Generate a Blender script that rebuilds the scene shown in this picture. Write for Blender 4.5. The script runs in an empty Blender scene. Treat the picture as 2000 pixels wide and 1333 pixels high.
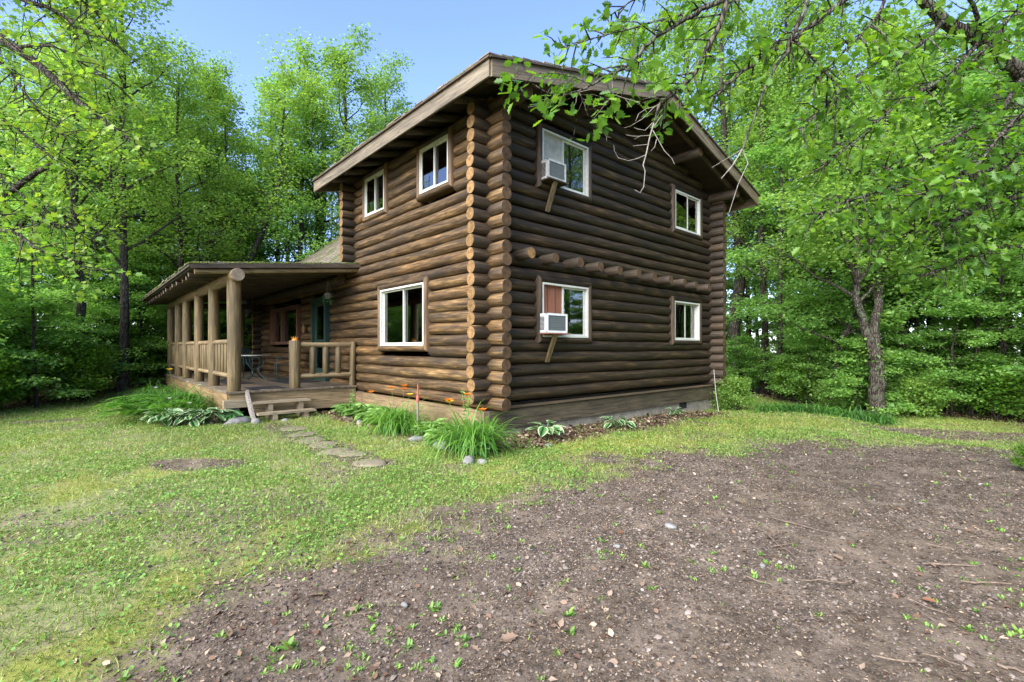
import bpy, math, random
import numpy as np
from mathutils import Vector, Matrix
R_ = math.radians
PI = math.pi
S = bpy.context.scene
COL = S.collection

# ------------------------------------------------------------------ camera
CAM = (-5.411, -6.619, 1.6); FW = (.6675, .7446); RT = (.7446, -.6675)
FPX, HY = 945.0, 680.0
cd = bpy.data.cameras.new('camera'); cam = bpy.data.objects.new('camera', cd); COL.objects.link(cam)
cam.location = CAM
cam.rotation_euler = (PI/2, 0, math.atan2(FW[1], FW[0]) - PI/2)
cd.sensor_width = 36; cd.lens = FPX/2000*36; cd.shift_y = (HY-666.5)/2000
cd.clip_start = .05; cd.clip_end = 600
S.camera = cam

# ------------------------------------------------------------------ light
SUN_AZ = math.atan2(-.975, -.22); SUN_EL = R_(37)
w = bpy.data.worlds.new('World'); S.world = w; w.use_nodes = True
nt = w.node_tree; nt.nodes.clear()
sky = nt.nodes.new('ShaderNodeTexSky'); sky.sky_type = 'NISHITA'; sky.sun_disc = False
sky.sun_elevation = SUN_EL; sky.sun_rotation = SUN_AZ
sky.air_density = 1.0; sky.dust_density = 0.9; sky.ozone_density = 2.6; sky.altitude = 300
bg = nt.nodes.new('ShaderNodeBackground'); bg.inputs[1].default_value = .086
wo = nt.nodes.new('ShaderNodeOutputWorld')
tint = nt.nodes.new('ShaderNodeMixRGB'); tint.blend_type = 'MULTIPLY'; tint.inputs[0].default_value = 1; tint.inputs[2].default_value = (.83, .81, 1.0, 1)
nt.links.new(sky.outputs[0], tint.inputs[1]); nt.links.new(tint.outputs[0], bg.inputs[0]); nt.links.new(bg.outputs[0], wo.inputs[0])
sd = bpy.data.lights.new('sun', 'SUN'); sd.energy = 2.1; sd.angle = R_(70); sd.color = (1, .96, .86)
so = bpy.data.objects.new('sun', sd); COL.objects.link(so)
sv = Vector((math.sin(SUN_AZ)*math.cos(SUN_EL), math.cos(SUN_AZ)*math.cos(SUN_EL), math.sin(SUN_EL)))
so.rotation_euler = sv.to_track_quat('Z', 'Y').to_euler(); so.location = sv*40
S.view_settings.view_transform = 'Standard'; S.view_settings.look = 'None'
S.view_settings.exposure = 2.55; S.view_settings.gamma = 1
S.cycles.max_bounces = 8; S.cycles.diffuse_bounces = 6; S.cycles.transmission_bounces = 5
S.cycles.transparent_max_bounces = 8; S.cycles.glossy_bounces = 3
S.cycles.caustics_reflective = False; S.cycles.caustics_refractive = False
S.cycles.use_denoising = True

def at(px, py, Z):
    """a point Z metres in front of where the photographer stood"""
    a = (px-1000)/FPX
    return Vector((CAM[0]+Z*(FW[0]+a*RT[0]), CAM[1]+Z*(FW[1]+a*RT[1]), CAM[2]-Z*(py-HY)/FPX))
def onz(px, py, z=0.):
    return at(px, py, (CAM[2]-z)*FPX/(py-HY))

# ------------------------------------------------------------------ tagging
def tag(o, label=None, cat=None, group=None, kind=None):
    if label: o['label'] = label
    if cat: o['category'] = cat
    if group: o['group'] = group
    if kind: o['kind'] = kind
    return o
def empty(name, loc, label, cat, group=None, rz=0):
    o = bpy.data.objects.new(name, None); COL.objects.link(o); o.location = loc; o.rotation_euler = (0, 0, rz)
    o.empty_display_size = .1
    return tag(o, label, cat, group)
def link(name, me, parent=None):
    o = bpy.data.objects.new(name, me); COL.objects.link(o)
    if parent: o.parent = parent
    return o
def copy_tree(o, parent=None):
    c = o.copy(); COL.objects.link(c); c.parent = parent
    for ch in [k for k in bpy.data.objects if k.parent == o]:
        copy_tree(ch, c)
    return c
KIDS = {}
def dup(root, kids, loc, rz=0, sc=1, label=None, group=None):
    r = root.copy(); COL.objects.link(r); r.location = loc; r.rotation_euler = (0, 0, rz); r.scale = (sc, sc, sc)
    if label: r['label'] = label
    if group: r['group'] = group
    for k in kids:
        c = k.copy(); COL.objects.link(c); c.parent = r
    return r

# ------------------------------------------------------------------ materials
class NT:
    def __init__(s, name):
        s.m = bpy.data.materials.new(name); s.m.use_nodes = True; s.t = s.m.node_tree; s.t.nodes.clear()
        s.out = s.n('OutputMaterial')
    def n(s, typ, **kw):
        nd = s.t.nodes.new('ShaderNode'+typ)
        for k, v in kw.items(): setattr(nd, k, v)
        return nd
    def l(s, a, b): s.t.links.new(a, b)
    def coord(s, kind='Object', scale=(1, 1, 1)):
        tc = s.n('TexCoord'); mp = s.n('Mapping'); mp.inputs['Scale'].default_value = scale
        s.l(tc.outputs[kind], mp.inputs[0]); return mp.outputs[0]
    def noise(s, vec, scale, detail=4, rough=.55):
        nd = s.n('TexNoise'); nd.inputs['Scale'].default_value = scale; nd.inputs['Detail'].default_value = detail
        nd.inputs['Roughness'].default_value = rough
        if vec is not None: s.l(vec, nd.inputs['Vector'])
        return nd.outputs['Fac']
    def ramp(s, fac, stops):
        nd = s.n('ValToRGB'); e = nd.color_ramp.elements
        while len(e) > 1: e.remove(e[-1])
        e[0].position = stops[0][0]; e[0].color = (*stops[0][1], 1)
        for p, c in stops[1:]:
            x = e.new(p); x.color = (*c, 1)
        s.l(fac, nd.inputs[0]); return nd.outputs[0]
    def mix(s, fac, a, b, typ='MIX'):
        nd = s.n('MixRGB', blend_type=typ)
        if isinstance(fac, (int, float)): nd.inputs[0].default_value = fac
        else: s.l(fac, nd.inputs[0])
        for i, v in ((1, a), (2, b)):
            if isinstance(v, tuple): nd.inputs[i].default_value = (*v, 1)
            else: s.l(v, nd.inputs[i])
        return nd.outputs[0]
    def math(s, op, a, b=0.):
        nd = s.n('Math', operation=op)
        for i, v in ((0, a), (1, b)):
            if isinstance(v, (int, float)): nd.inputs[i].default_value = v
            else: s.l(v, nd.inputs[i])
        return nd.outputs[0]
    def island(s): return s.n('NewGeometry').outputs['Random Per Island']
    def prin(s, col, rough=.7, spec=.3, bump=None, bs=.3, bd=.01, metal=0):
        p = s.n('BsdfPrincipled'); p.inputs['Roughness'].default_value = rough
        p.inputs['Specular IOR Level'].default_value = spec; p.inputs['Metallic'].default_value = metal
        if isinstance(col, tuple): p.inputs['Base Color'].default_value = (*col, 1)
        else: s.l(col, p.inputs['Base Color'])
        if bump is not None:
            b = s.n('Bump'); b.inputs['Strength'].default_value = bs; b.inputs['Distance'].default_value = bd
            s.l(bump, b.inputs['Height']); s.l(b.outputs[0], p.inputs['Normal'])
        return p.outputs[0]
    def end(s, sh): s.l(sh, s.out.inputs[0]); return s.m

def wood(name, axis, dark, mid, light, knots=True, rough=.6, blot=.5, streak=(.012, .01, .008)):
    m = NT(name)
    sc = [10, 10, 10]; sc[axis] = .8
    v = m.coord('Object', tuple(sc))
    isl = m.island()
    # shift the grain by island so no two logs share it
    sh = m.n('VectorMath', operation='ADD'); cb = m.n('CombineXYZ')
    for i in range(3): m.l(m.math('MULTIPLY', isl, 37.0+i*11), cb.inputs[i])
    m.l(v, sh.inputs[0]); m.l(cb.outputs[0], sh.inputs[1]); vv = sh.outputs[0]
    g = m.noise(vv, 2.2, 6, .65)
    col = m.ramp(g, [(.28, dark), (.5, mid), (.72, light)])
    b2 = [2.2, 2.2, 2.2]; b2[axis] = .55
    v2 = m.coord('Object', tuple(b2)); s2 = m.n('VectorMath', operation='ADD')
    m.l(v2, s2.inputs[0]); m.l(cb.outputs[0], s2.inputs[1])
    bl = m.noise(s2.outputs[0], 1.6, 4, .6)
    blr = m.ramp(bl, [(.38, (0, 0, 0)), (.62, (1, 1, 1))])
    col = m.mix(m.math('MULTIPLY', blr, blot), col, streak)
    tint = m.ramp(isl, [(0, (.55, .54, .53)), (.3, (.85, .85, .85)), (.6, (1, 1, 1)), (1, (1.2, 1.1, .98))])
    col = m.mix(1, col, tint, 'MULTIPLY')
    if knots:
        ks = [7, 7, 7]; ks[axis] = 2.6
        vk = m.coord('Object', tuple(ks)); s3 = m.n('VectorMath', operation='ADD')
        m.l(vk, s3.inputs[0]); m.l(cb.outputs[0], s3.inputs[1])
        vo = m.n('TexVoronoi'); vo.inputs['Scale'].default_value = .8; m.l(s3.outputs[0], vo.inputs['Vector'])
        k = m.ramp(vo.outputs['Distance'], [(.06, (1, 1, 1)), (.13, (0, 0, 0))])
        col = m.mix(m.math('MULTIPLY', k, .7), col, tuple(c*.45 for c in dark))
    cr = [60, 60, 60]; cr[axis] = 1.0
    crk = m.noise(m.coord('Object', tuple(cr)), 1.0, 3, .6)
    crack = m.ramp(crk, [(.345, (1, 1, 1)), (.40, (0, 0, 0))])
    col = m.mix(m.math('MULTIPLY', crack, .75), col, (.01, .008, .006))
    h = m.math('SUBTRACT', g, m.math('MULTIPLY', crack, .6))
    return m.end(m.prin(col, rough, .35, h, .55, .012))

def endgrain(name, dark, light):
    m = NT(name)
    v = m.coord('Object'); isl = m.island()
    n1 = m.noise(v, 14, 5, .65); n2 = m.noise(v, 55, 4, .75)
    f = m.math('ADD', m.math('MULTIPLY', n1, .6), m.math('MULTIPLY', n2, .4))
    col = m.ramp(f, [(.36, dark), (.62, light)])
    col = m.mix(1, col, m.ramp(isl, [(0, (.7, .66, .6)), (1, (1.1, 1.02, .95))]), 'MULTIPLY')
    return m.end(m.prin(col, .75, .2, n2, .4, .01))

def leafmat(name, a, b, c, trans=.42, tcol=None, rough=.45, spec=.35, nscale=.7):
    m = NT(name)
    isl = m.island()
    tc = m.n('TexCoord')
    nz = m.noise(tc.outputs['Object'], nscale, 2, .5)
    f = m.math('ADD', m.math('MULTIPLY', isl, .6), m.math('MULTIPLY', nz, .5))
    oi = m.n('ObjectInfo')
    f = m.math('ADD', f, m.math('MULTIPLY', m.math('SUBTRACT', oi.outputs['Random'], .5), .25))
    col = m.ramp(f, [(.15, a), (.5, b), (.9, c)])
    p = m.prin(col, rough, spec)
    t = m.n('BsdfTranslucent')
    tt = m.mix(1, col, tcol or (1.5, 1.7, .5), 'MULTIPLY'); m.l(tt, t.inputs[0])
    mx = m.n('MixShader'); mx.inputs[0].default_value = trans
    m.l(p, mx.inputs[1]); m.l(t.outputs[0], mx.inputs[2])
    return m.end(mx.outputs[0])

def plain(name, col, rough=.5, spec=.4, metal=0, nz=0, dark=None, scale=8, bump=0, bd=.005):
    m = NT(name)
    if nz:
        n_ = m.noise(m.coord('Object'), scale, 5, .6)
        c = m.ramp(n_, [(.3, dark or tuple(x*.6 for x in col)), (.65, col)])
        return m.end(m.prin(c, rough, spec, n_ if bump else None, bump, bd, metal))
    return m.end(m.prin(col, rough, spec, metal=metal))

M = {}
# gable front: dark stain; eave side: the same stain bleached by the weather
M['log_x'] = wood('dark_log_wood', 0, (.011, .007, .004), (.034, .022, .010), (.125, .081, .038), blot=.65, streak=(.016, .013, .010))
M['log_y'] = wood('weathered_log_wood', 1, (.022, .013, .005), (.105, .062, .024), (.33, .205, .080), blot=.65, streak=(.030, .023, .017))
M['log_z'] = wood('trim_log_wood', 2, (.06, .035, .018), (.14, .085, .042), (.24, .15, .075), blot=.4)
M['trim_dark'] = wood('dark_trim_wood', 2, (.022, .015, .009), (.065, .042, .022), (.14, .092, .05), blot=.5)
M['end_gold'] = endgrain('end_grain_gold', (.085, .052, .022), (.29, .185, .082))
M['end_brown'] = endgrain('end_grain_brown', (.035, .023, .014), (.12, .08, .045))
M['end_grey'] = endgrain('end_grain_grey', (.16, .13, .10), (.42, .36, .29))
M['dark_wood_x'] = wood('dark_board_wood', 0, (.035, .026, .018), (.075, .056, .038), (.13, .098, .064), blot=.4)
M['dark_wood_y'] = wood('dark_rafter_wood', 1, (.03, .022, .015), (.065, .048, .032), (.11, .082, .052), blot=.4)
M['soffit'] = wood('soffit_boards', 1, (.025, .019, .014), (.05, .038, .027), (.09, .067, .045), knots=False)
M['fascia_x'] = wood('fascia_wood', 0, (.075, .058, .036), (.16, .125, .076), (.26, .21, .135), blot=.35, streak=(.07, .055, .04))
M['fascia_y'] = wood('fascia_wood_side', 1, (.08, .064, .042), (.17, .138, .09), (.29, .245, .165), blot=.45, streak=(.07, .055, .04))
M['porch_y'] = wood('porch_log_wood', 1, (.12, .08, .04), (.24, .17, .09), (.36, .27, .15), blot=.35, streak=(.07, .055, .03))
M['porch_x'] = wood('porch_rail_wood', 0, (.13, .09, .045), (.26, .19, .10), (.38, .29, .16), blot=.3, streak=(.07, .055, .03))
M['porch_z'] = wood('porch_post_wood', 2, (.06, .042, .018), (.16, .112, .048), (.29, .21, .095), blot=.5, streak=(.06, .05, .03))
M['deck'] = wood('deck_boards', 1, (.10, .078, .055), (.19, .15, .105), (.28, .23, .165), blot=.4, streak=(.06, .05, .04))
M['tread'] = wood('step_boards', 0, (.16, .12, .075), (.30, .24, .155), (.42, .35, .24), blot=.3, streak=(.1, .08, .05))
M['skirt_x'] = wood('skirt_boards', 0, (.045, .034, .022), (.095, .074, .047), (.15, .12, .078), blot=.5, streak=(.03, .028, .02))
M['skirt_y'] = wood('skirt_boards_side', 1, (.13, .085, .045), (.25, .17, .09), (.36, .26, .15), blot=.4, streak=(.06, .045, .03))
M['concrete'] = plain('foundation_block', (.30, .27, .22), .9, .1, nz=1, dark=(.15, .135, .11), scale=5, bump=.4)
M['white'] = plain('white_frame_paint', (.60, .61, .55), .45, .4, nz=1, dark=(.47, .48, .42), scale=14)
M['cream'] = plain('cream_panel', (.42, .42, .37), .8, .2, nz=1, dark=(.30, .30, .27), scale=10)
M['ac_white'] = plain('ac_casing', (.72, .74, .74), .5, .4, nz=1, dark=(.58, .60, .60), scale=12)
M['ac_old'] = plain('ac_casing_worn', (.50, .52, .50), .6, .3, nz=1, dark=(.30, .29, .25), scale=12)
M['ac_grille'] = plain('ac_grille', (.16, .19, .19), .6, .3, nz=1, dark=(.10, .12, .125), scale=90)
M['ac_dark'] = plain('ac_slot', (.02, .02, .02), .8, .1)
M['green_paint'] = plain('door_green_paint', (.02, .045, .03), .5, .4, nz=1, dark=(.02, .045, .035))
M['iron'] = plain('green_iron', (.022, .045, .042), .45, .5, metal=.2)
M['tabletop'] = plain('table_top_stone', (.42, .42, .38), .3, .5, nz=1)
M['mat'] = plain('door_mat_fibre', (.05, .047, .048), .95, .1, nz=1, scale=60, bump=.5)
M['pole'] = plain('white_pole', (.36, .35, .31), .6, .3)
M['pipe'] = plain('galvanised_pipe', (.22, .20, .18), .6, .4, nz=1, dark=(.12, .09, .07), scale=20)
M['redpaint'] = plain('faded_red_paint', (.36, .10, .065), .6, .3, nz=1, scale=30)
M['curtain'] = plain('curtain_cloth', (.50, .51, .48), .9, .1)
M['black'] = plain('black_rubber', (.015, .015, .015), .6, .3)
M['terracotta'] = plain('glass_lantern', (.75, .30, .05), .3, .5, nz=1, scale=20)
M['bluecap'] = plain('blue_reflector', (.05, .16, .5), .4, .4)

def panel_red():
    m = NT('red_brown_panel'); v = m.coord('Object', (1, 1, .06)); n_ = m.noise(v, 45, 4, .6)
    c = m.ramp(n_, [(.3, (.15, .062, .036)), (.7, (.27, .125, .078))]); return m.end(m.prin(c, .8, .2, n_, .3))
M['panel_red'] = panel_red()
M['redwood'] = wood('window_redwood', 2, (.07, .03, .018), (.13, .06, .035), (.2, .1, .06), knots=False)
def glassm():
    m = NT('window_glass')
    fr = m.n('Fresnel'); fr.inputs[0].default_value = 1.75
    tr = m.n('BsdfTransparent'); tr.inputs[0].default_value = (.75, .8, .76, 1)
    gl = m.n('BsdfGlossy'); gl.inputs['Roughness'].default_value = .015; gl.inputs[0].default_value = (1, 1, 1, 1)
    f = m.math('ADD', m.math('MULTIPLY', fr.outputs[0], 1.25), .06)
    mx = m.n('MixShader'); m.l(f, mx.inputs[0]); m.l(tr.outputs[0], mx.inputs[1]); m.l(gl.outputs[0], mx.inputs[2])
    return m.end(mx.outputs[0])
M['glass'] = glassm()
def shakem():
    m = NT('cedar_shakes'); isl = m.island()
    n_ = m.noise(m.coord('Object', (2, 12, 12)), 2.5, 5, .6)
    c = m.ramp(n_, [(.3, (.10, .088, .068)), (.7, (.30, .27, .215))])
    c = m.mix(1, c, m.ramp(isl, [(0, (.6, .6, .6)), (1, (1.1, 1.05, 1))]), 'MULTIPLY')
    mo = m.ramp(m.noise(m.coord('Object'), 1.3, 5, .65), [(.50, (0, 0, 0)), (.60, (1, 1, 1))])
    c = m.mix(m.math('MULTIPLY', mo, .85), c, (.09, .12, .028))
    return m.end(m.prin(c, .9, .1, n_, .5))
M['shake'] = shakem()
def mossm():
    m = NT('roof_moss'); n_ = m.noise(m.coord('Object'), 14, 5, .7)
    c = m.ramp(n_, [(.3, (.05, .065, .016)), (.6, (.15, .19, .035)), (.8, (.26, .25, .06))])
    return m.end(m.prin(c, .95, .05, n_, 1, .03))
M['moss'] = mossm()
def barkm(name, d, l_, lich, amt=.35, s=1.):
    m = NT(name); v = m.coord('Object', (9*s, 9*s, 1.6*s))
    n_ = m.noise(v, 1.6, 6, .65)
    vo = m.n('TexVoronoi', feature='DISTANCE_TO_EDGE'); vo.inputs['Scale'].default_value = 2.6; m.l(v, vo.inputs['Vector'])
    fis = m.ramp(vo.outputs['Distance'], [(0., (0, 0, 0)), (.16, (1, 1, 1))])
    c = m.ramp(n_, [(.3, d), (.7, l_)])
    c = m.mix(m.math('SUBTRACT', 1, fis), c, tuple(x*.35 for x in d))
    li = m.ramp(m.noise(m.coord('Object'), 5, 5, .7), [(.52, (0, 0, 0)), (.60, (1, 1, 1))])
    c = m.mix(m.math('MULTIPLY', li, amt), c, lich)
    h = m.math('ADD', m.math('MULTIPLY', n_, .4), fis)
    return m.end(m.prin(c, .9, .15, h, .9, .03))
M['bark'] = barkm('oak_bark', (.045, .038, .03), (.125, .105, .085), (.15, .19, .12), .5)
M['bark_dark'] = barkm('woodland_bark', (.035, .029, .024), (.10, .083, .067), (.12, .15, .09), .3)
M['bark_grey'] = plain('dead_twig_bark', (.30, .27, .235), .9, .1, nz=1, dark=(.12, .105, .09), scale=25, bump=.5)
M['leaf_far'] = leafmat('canopy_leaves', (.10, .19, .050), (.175, .31, .075), (.27, .41, .10), .52, (1.5, 1.5, .6))
M['leaf_mid'] = leafmat('maple_leaves', (.10, .215, .06), (.18, .34, .085), (.28, .45, .12), .52, (1.4, 1.5, .7))
M['leaf_near'] = leafmat('oak_leaves', (.055, .14, .025), (.11, .24, .032), (.21, .35, .04), .5, (1.5, 1.5, .4), .38, .4)
M['leaf_bright'] = leafmat('near_maple_leaves', (.08, .19, .035), (.15, .29, .045), (.28, .38, .06), .45, (1.3, 1.4, .5))
M['blade'] = leafmat('lily_blades', (.045, .13, .02), (.10, .24, .035), (.20, .36, .06), .35, nscale=3)
M['bladed'] = leafmat('dark_fern_leaves', (.03, .09, .02), (.06, .16, .03), (.12, .26, .045), .35, nscale=3)
M['hosta'] = leafmat('hosta_green', (.035, .11, .035), (.07, .19, .055), (.12, .27, .09), .25, nscale=3)
M['hosta_edge'] = leafmat('hosta_cream_edge', (.40, .46, .26), (.52, .58, .34), (.62, .66, .42), .3, (1, 1, .7), nscale=3)
M['cover'] = leafmat('ground_cover_leaves', (.10, .22, .05), (.17, .32, .07), (.30, .44, .13), .3, nscale=3)
M['grass'] = leafmat('lawn_grass', (.13, .205, .04), (.22, .31, .07), (.40, .39, .16), .3, (1.2, 1.3, .6), .6, .2, nscale=.9)
M['clover'] = leafmat('lawn_weeds', (.085, .19, .035), (.155, .29, .05), (.28, .40, .09), .3, (1.2, 1.3, .6), .5, .3, nscale=1.2)
M['orange'] = leafmat('lily_petals', (.55, .09, .01), (.75, .16, .015), (.85, .30, .02), .3, (1, 1, 1))
M['yellow'] = leafmat('yellow_petals', (.75, .42, .03), (.8, .5, .04), (.85, .6, .06), .3, (1, 1, 1))
M['petal'] = leafmat('white_petals', (.6, .55, .62), (.7, .66, .7), (.8, .78, .8), .3, (1, 1, 1))
def litterm(name, stops):
    m = NT(name); c = m.ramp(m.island(), stops); return m.end(m.prin(c, .8, .15))
M['litter'] = litterm('dry_leaves', [(0, (.055, .032, .022)), (.4, (.13, .078, .05)), (.75, (.22, .16, .115)), (1, (.36, .27, .19))])
M['crumb'] = litterm('dry_crumbs', [(0, (.07, .048, .032)), (.6, (.17, .12, .08)), (1, (.30, .23, .155))])
M['deadleaf'] = litterm('curled_dead_leaves', [(0, (.13, .06, .035)), (1, (.20, .10, .055))])
M['pebble'] = litterm('gravel_stones', [(0, (.04, .033, .028)), (.45, (.10, .079, .064)), (.8, (.17, .138, .112)), (.97, (.24, .20, .165)), (1, (.33, .29, .25))])
M['stone'] = plain('garden_stone', (.24, .235, .225), .85, .2, nz=1, dark=(.10, .10, .09), scale=7, bump=.5)
M['paver'] = plain('paver_stone', (.21, .175, .125), .9, .1, nz=1, dark=(.16, .14, .09), scale=9, bump=.5)
M['stick'] = plain('fallen_stick', (.20, .15, .11), .9, .1, nz=1, dark=(.08, .06, .045), scale=30)

# ------------------------------------------------------------------ mesh builder
class MB:
    def __init__(s): s.v = []; s.f = []; s.mi = []; s.sm = []
    def add(s, vs, fs, mi=0, smooth=False):
        b = len(s.v); s.v += [tuple(p) for p in vs]
        for q in fs: s.f.append(tuple(i+b for i in q)); s.mi.append(mi); s.sm.append(smooth)
    def box(s, lo, hi, mi=0, rot=None, c=None):
        (x0, y0, z0), (x1, y1, z1) = lo, hi
        vs = [Vector(p) for p in ((x0,y0,z0),(x1,y0,z0),(x1,y1,z0),(x0,y1,z0),(x0,y0,z1),(x1,y0,z1),(x1,y1,z1),(x0,y1,z1))]
        if rot is not None:
            cc = Vector(c) if c is not None else (vs[0]+vs[6])/2
            vs = [rot @ (p-cc)+cc for p in vs]
        s.add(vs, [(0,3,2,1),(4,5,6,7),(0,1,5,4),(1,2,6,5),(2,3,7,6),(3,0,4,7)], mi)
    def beam(s, a, b, wd, ht, mi=0, up=(0, 0, 1)):
        a = Vector(a); b = Vector(b); d = (b-a).normalized(); u = Vector(up); x = d.cross(u).normalized(); z = x.cross(d).normalized()
        vs = []
        for p in (a, b):
            for sx, sz in ((-1,-1),(1,-1),(1,1),(-1,1)): vs.append(p+x*sx*wd/2+z*sz*ht/2)
        s.add(vs, [(0,1,2,3),(7,6,5,4),(0,4,5,1),(1,5,6,2),(2,6,7,3),(3,7,4,0)], mi)
    def tube(s, pts, rad, n=8, mi=0, cap=None, jit=0, rng=None, smooth=True, sq=None):
        pts = [Vector(p) for p in pts]; m = len(pts)
        if not hasattr(rad, '__len__'): rad = [rad]*m
        b = len(s.v); prev = None
        for i, p in enumerate(pts):
            d = (pts[min(i+1, m-1)]-pts[max(i-1, 0)])
            d = d.normalized() if d.length > 1e-9 else Vector((0, 0, 1))
            if prev is None:
                u = Vector((0, 0, 1)) if abs(d.z) < .9 else Vector((1, 0, 0))
            else: u = prev
            x = d.cross(u)
            if x.length < 1e-6: x = d.cross(Vector((1, .3, 0)))
            x.normalize(); z = x.cross(d).normalized(); prev = z
            for k in range(n):
                a = 2*PI*k/n; r = rad[i]*(1+(rng.uniform(-jit, jit) if jit else 0))
                s.v.append(tuple(p+x*math.cos(a)*r+z*math.sin(a)*r))
        for i in range(m-1):
            for k in range(n):
                k2 = (k+1) % n
                s.f.append((b+i*n+k, b+i*n+k2, b+(i+1)*n+k2, b+(i+1)*n+k)); s.mi.append(mi); s.sm.append(smooth)
        if cap is not None:   # caps with vertices of their own so that the rim stays crisp
            for e, rev in ((0, False), (m-1, True)):
                if cap[0 if e == 0 else 1] is None: continue
                q = s.v[b+e*n:b+e*n+n]
                s.add(q, [tuple(range(n)) if rev is True else tuple(range(n-1, -1, -1))], cap[0 if e == 0 else 1])
    def build(s, name, mats, parent=None, smooth=None):
        me = bpy.data.meshes.new(name); me.from_pydata(s.v, [], s.f)
        if not isinstance(mats, (list, tuple)): mats = [mats]
        for m in mats: me.materials.append(m)
        me.polygons.foreach_set('material_index', s.mi)
        me.polygons.foreach_set('use_smooth', s.sm if smooth is None else [smooth]*len(s.f))
        me.update()
        return link(name, me, parent)

def np_mesh(name, V, F, mats, mi=None, smooth=False):
    """V (n,3); F list of (m,k) index arrays"""
    me = bpy.data.meshes.new(name)
    V = np.asarray(V, dtype=np.float32)
    me.vertices.add(len(V)); me.vertices.foreach_set('co', V.ravel())
    loops = np.concatenate([f.ravel() for f in F]).astype(np.int32)
    tot = np.concatenate([np.full(len(f), f.shape[1], dtype=np.int32) for f in F])
    st = np.concatenate([[0], np.cumsum(tot)[:-1]]).astype(np.int32)
    me.loops.add(len(loops)); me.loops.foreach_set('vertex_index', loops)
    me.polygons.add(len(tot)); me.polygons.foreach_set('loop_start', st); me.polygons.foreach_set('loop_total', tot)
    for m in (mats if isinstance(mats, (list, tuple)) else [mats]): me.materials.append(m)
    if mi is not None: me.polygons.foreach_set('material_index', np.asarray(mi, dtype=np.int32))
    if smooth: me.polygons.foreach_set('use_smooth', np.ones(len(tot), dtype=bool))
    me.update(calc_edges=True)
    return me

def basis(rs, n, upb=.8, droop=.25, dirs=None):
    """frames for n leaves: columns = side, axis, normal"""
    nm = rs.normal(size=(n, 3)); nm /= np.linalg.norm(nm, axis=1)[:, None]
    nm[:, 2] = np.abs(nm[:, 2]); nm[:, 2] += upb; nm /= np.linalg.norm(nm, axis=1)[:, None]
    d = rs.normal(size=(n, 3)) if dirs is None else dirs+rs.normal(size=(n, 3))*.45
    d[:, 2] -= droop
    d -= nm*(d*nm).sum(1)[:, None]; d /= np.linalg.norm(d, axis=1)[:, None]+1e-9
    sx = np.cross(d, nm)
    return np.stack([sx, d, nm], axis=2)

def scatter(name, tv, tf, P, B, sc, mats, tmi=None):
    """copies of a template (tv, tf) at P with frames B and scales sc -> mesh data"""
    tv = np.asarray(tv, float); K = len(tv); n = len(P)
    sc = np.asarray(sc, float)
    if sc.ndim == 1: sc = sc[:, None].repeat(3, 1)
    L = tv[None]*sc[:, None, :]
    V = np.einsum('nij,nkj->nki', B, L)+P[:, None, :]
    F = []; mi = []
    off = (np.arange(n)*K)[:, None]
    for j, f in enumerate(tf):
        F.append(off+np.asarray(f)[None]); mi += [tmi[j] if tmi else 0]*n
    return np_mesh(name, V.reshape(-1, 3), F, mats, mi if tmi else None)

LEAF = ([(0, 0, 0), (.36, .42, .07), (0, 1, -.04), (-.36, .42, .07)], [(0, 1, 2, 3)])
LEAF2 = ([(0, 0, 0), (.40, .30, .06), (.30, .72, .05), (0, 1, -.05), (-.30, .72, .05), (-.40, .30, .06)], [(0, 1, 2, 3), (0, 3, 4, 5)])
_oak = [(0, 0), (.08, .10), (.13, .22), (.30, .30), (.20, .40), (.36, .52), (.22, .60), (.32, .78), (.14, .86), (0, 1)]
OAKL = ([(x, y, .35*x-.22*y*y) for x, y in _oak]+[(-x, y, .2*x-.22*y*y+.05*math.sin(9*y)) for x, y in _oak[1:-1]],
        [tuple(range(10)), (0, 9)+tuple(range(17, 9, -1))])
_map = [(0, 0), (.22, .05), (.46, .22), (.30, .34), (.56, .62), (.26, .58), (.14, .70), (0, 1)]
MAPL = ([(x, y, .12*x-.05*y) for x, y in _map]+[(-x, y, .12*x-.05*y) for x, y in _map[1:-1]],
        [tuple(range(8)), (0, 7)+tuple(range(13, 7, -1))])

# ------------------------------------------------------------------ ground
CP = [(-5.4, -6.6, 0), (-3, -4, 0), (0, -3, 0), (-1, -1, .03), (-2.5, 3, .02), (-3, 6, .04), (0, -.5, .04), (4, -.4, -.03),
      (8.3, -.3, -.16), (4, -3, -.03), (0, 5, .03), (0, 12, .1), (-8, 0, -.03), (-10, -6, -.05), (0, -10, 0), (3, -6.5, -.1)]
CP += [tuple(at(*q)) for q in ((0, 800, 13.4), (330, 757, 18), (1715, 818, 14), (1850, 850, 10.6), (1760, 824, 13.6), (2000, 826, 13),
                              (2300, 840, 12), (1560, 812, 11.6), (-300, 840, 12))]
CP += [tuple(p) for p in ((24, -6, -.9), (26, 4, -.9), (16, 18, -.3), (0, 24, .2), (-12, 22, .0), (-22, 10, -.1), (-20, -15, 0), (10, -20, -.3), (18, -14, -.8),
       (45, 0, -1.2), (40, 40, -.6), (0, 55, 0), (-40, 40, 0), (-45, 0, 0), (0, -45, 0), (45, -40, -.8))]
CPA = np.array(CP)
def gz(x, y):
    x = np.asarray(x, float); y = np.asarray(y, float); sh = x.shape
    x = x.ravel(); y = y.ravel(); out = np.empty_like(x)
    for i in range(0, len(x), 50000):
        d2 = (x[i:i+50000, None]-CPA[None, :, 0])**2+(y[i:i+50000, None]-CPA[None, :, 1])**2
        wt = 1/(d2+1.2)**1.8
        out[i:i+50000] = (wt*CPA[None, :, 2]).sum(1)/wt.sum(1)
    return out.reshape(sh)
def gz1(x, y): return float(gz(np.array([x]), np.array([y]))[0])

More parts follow.
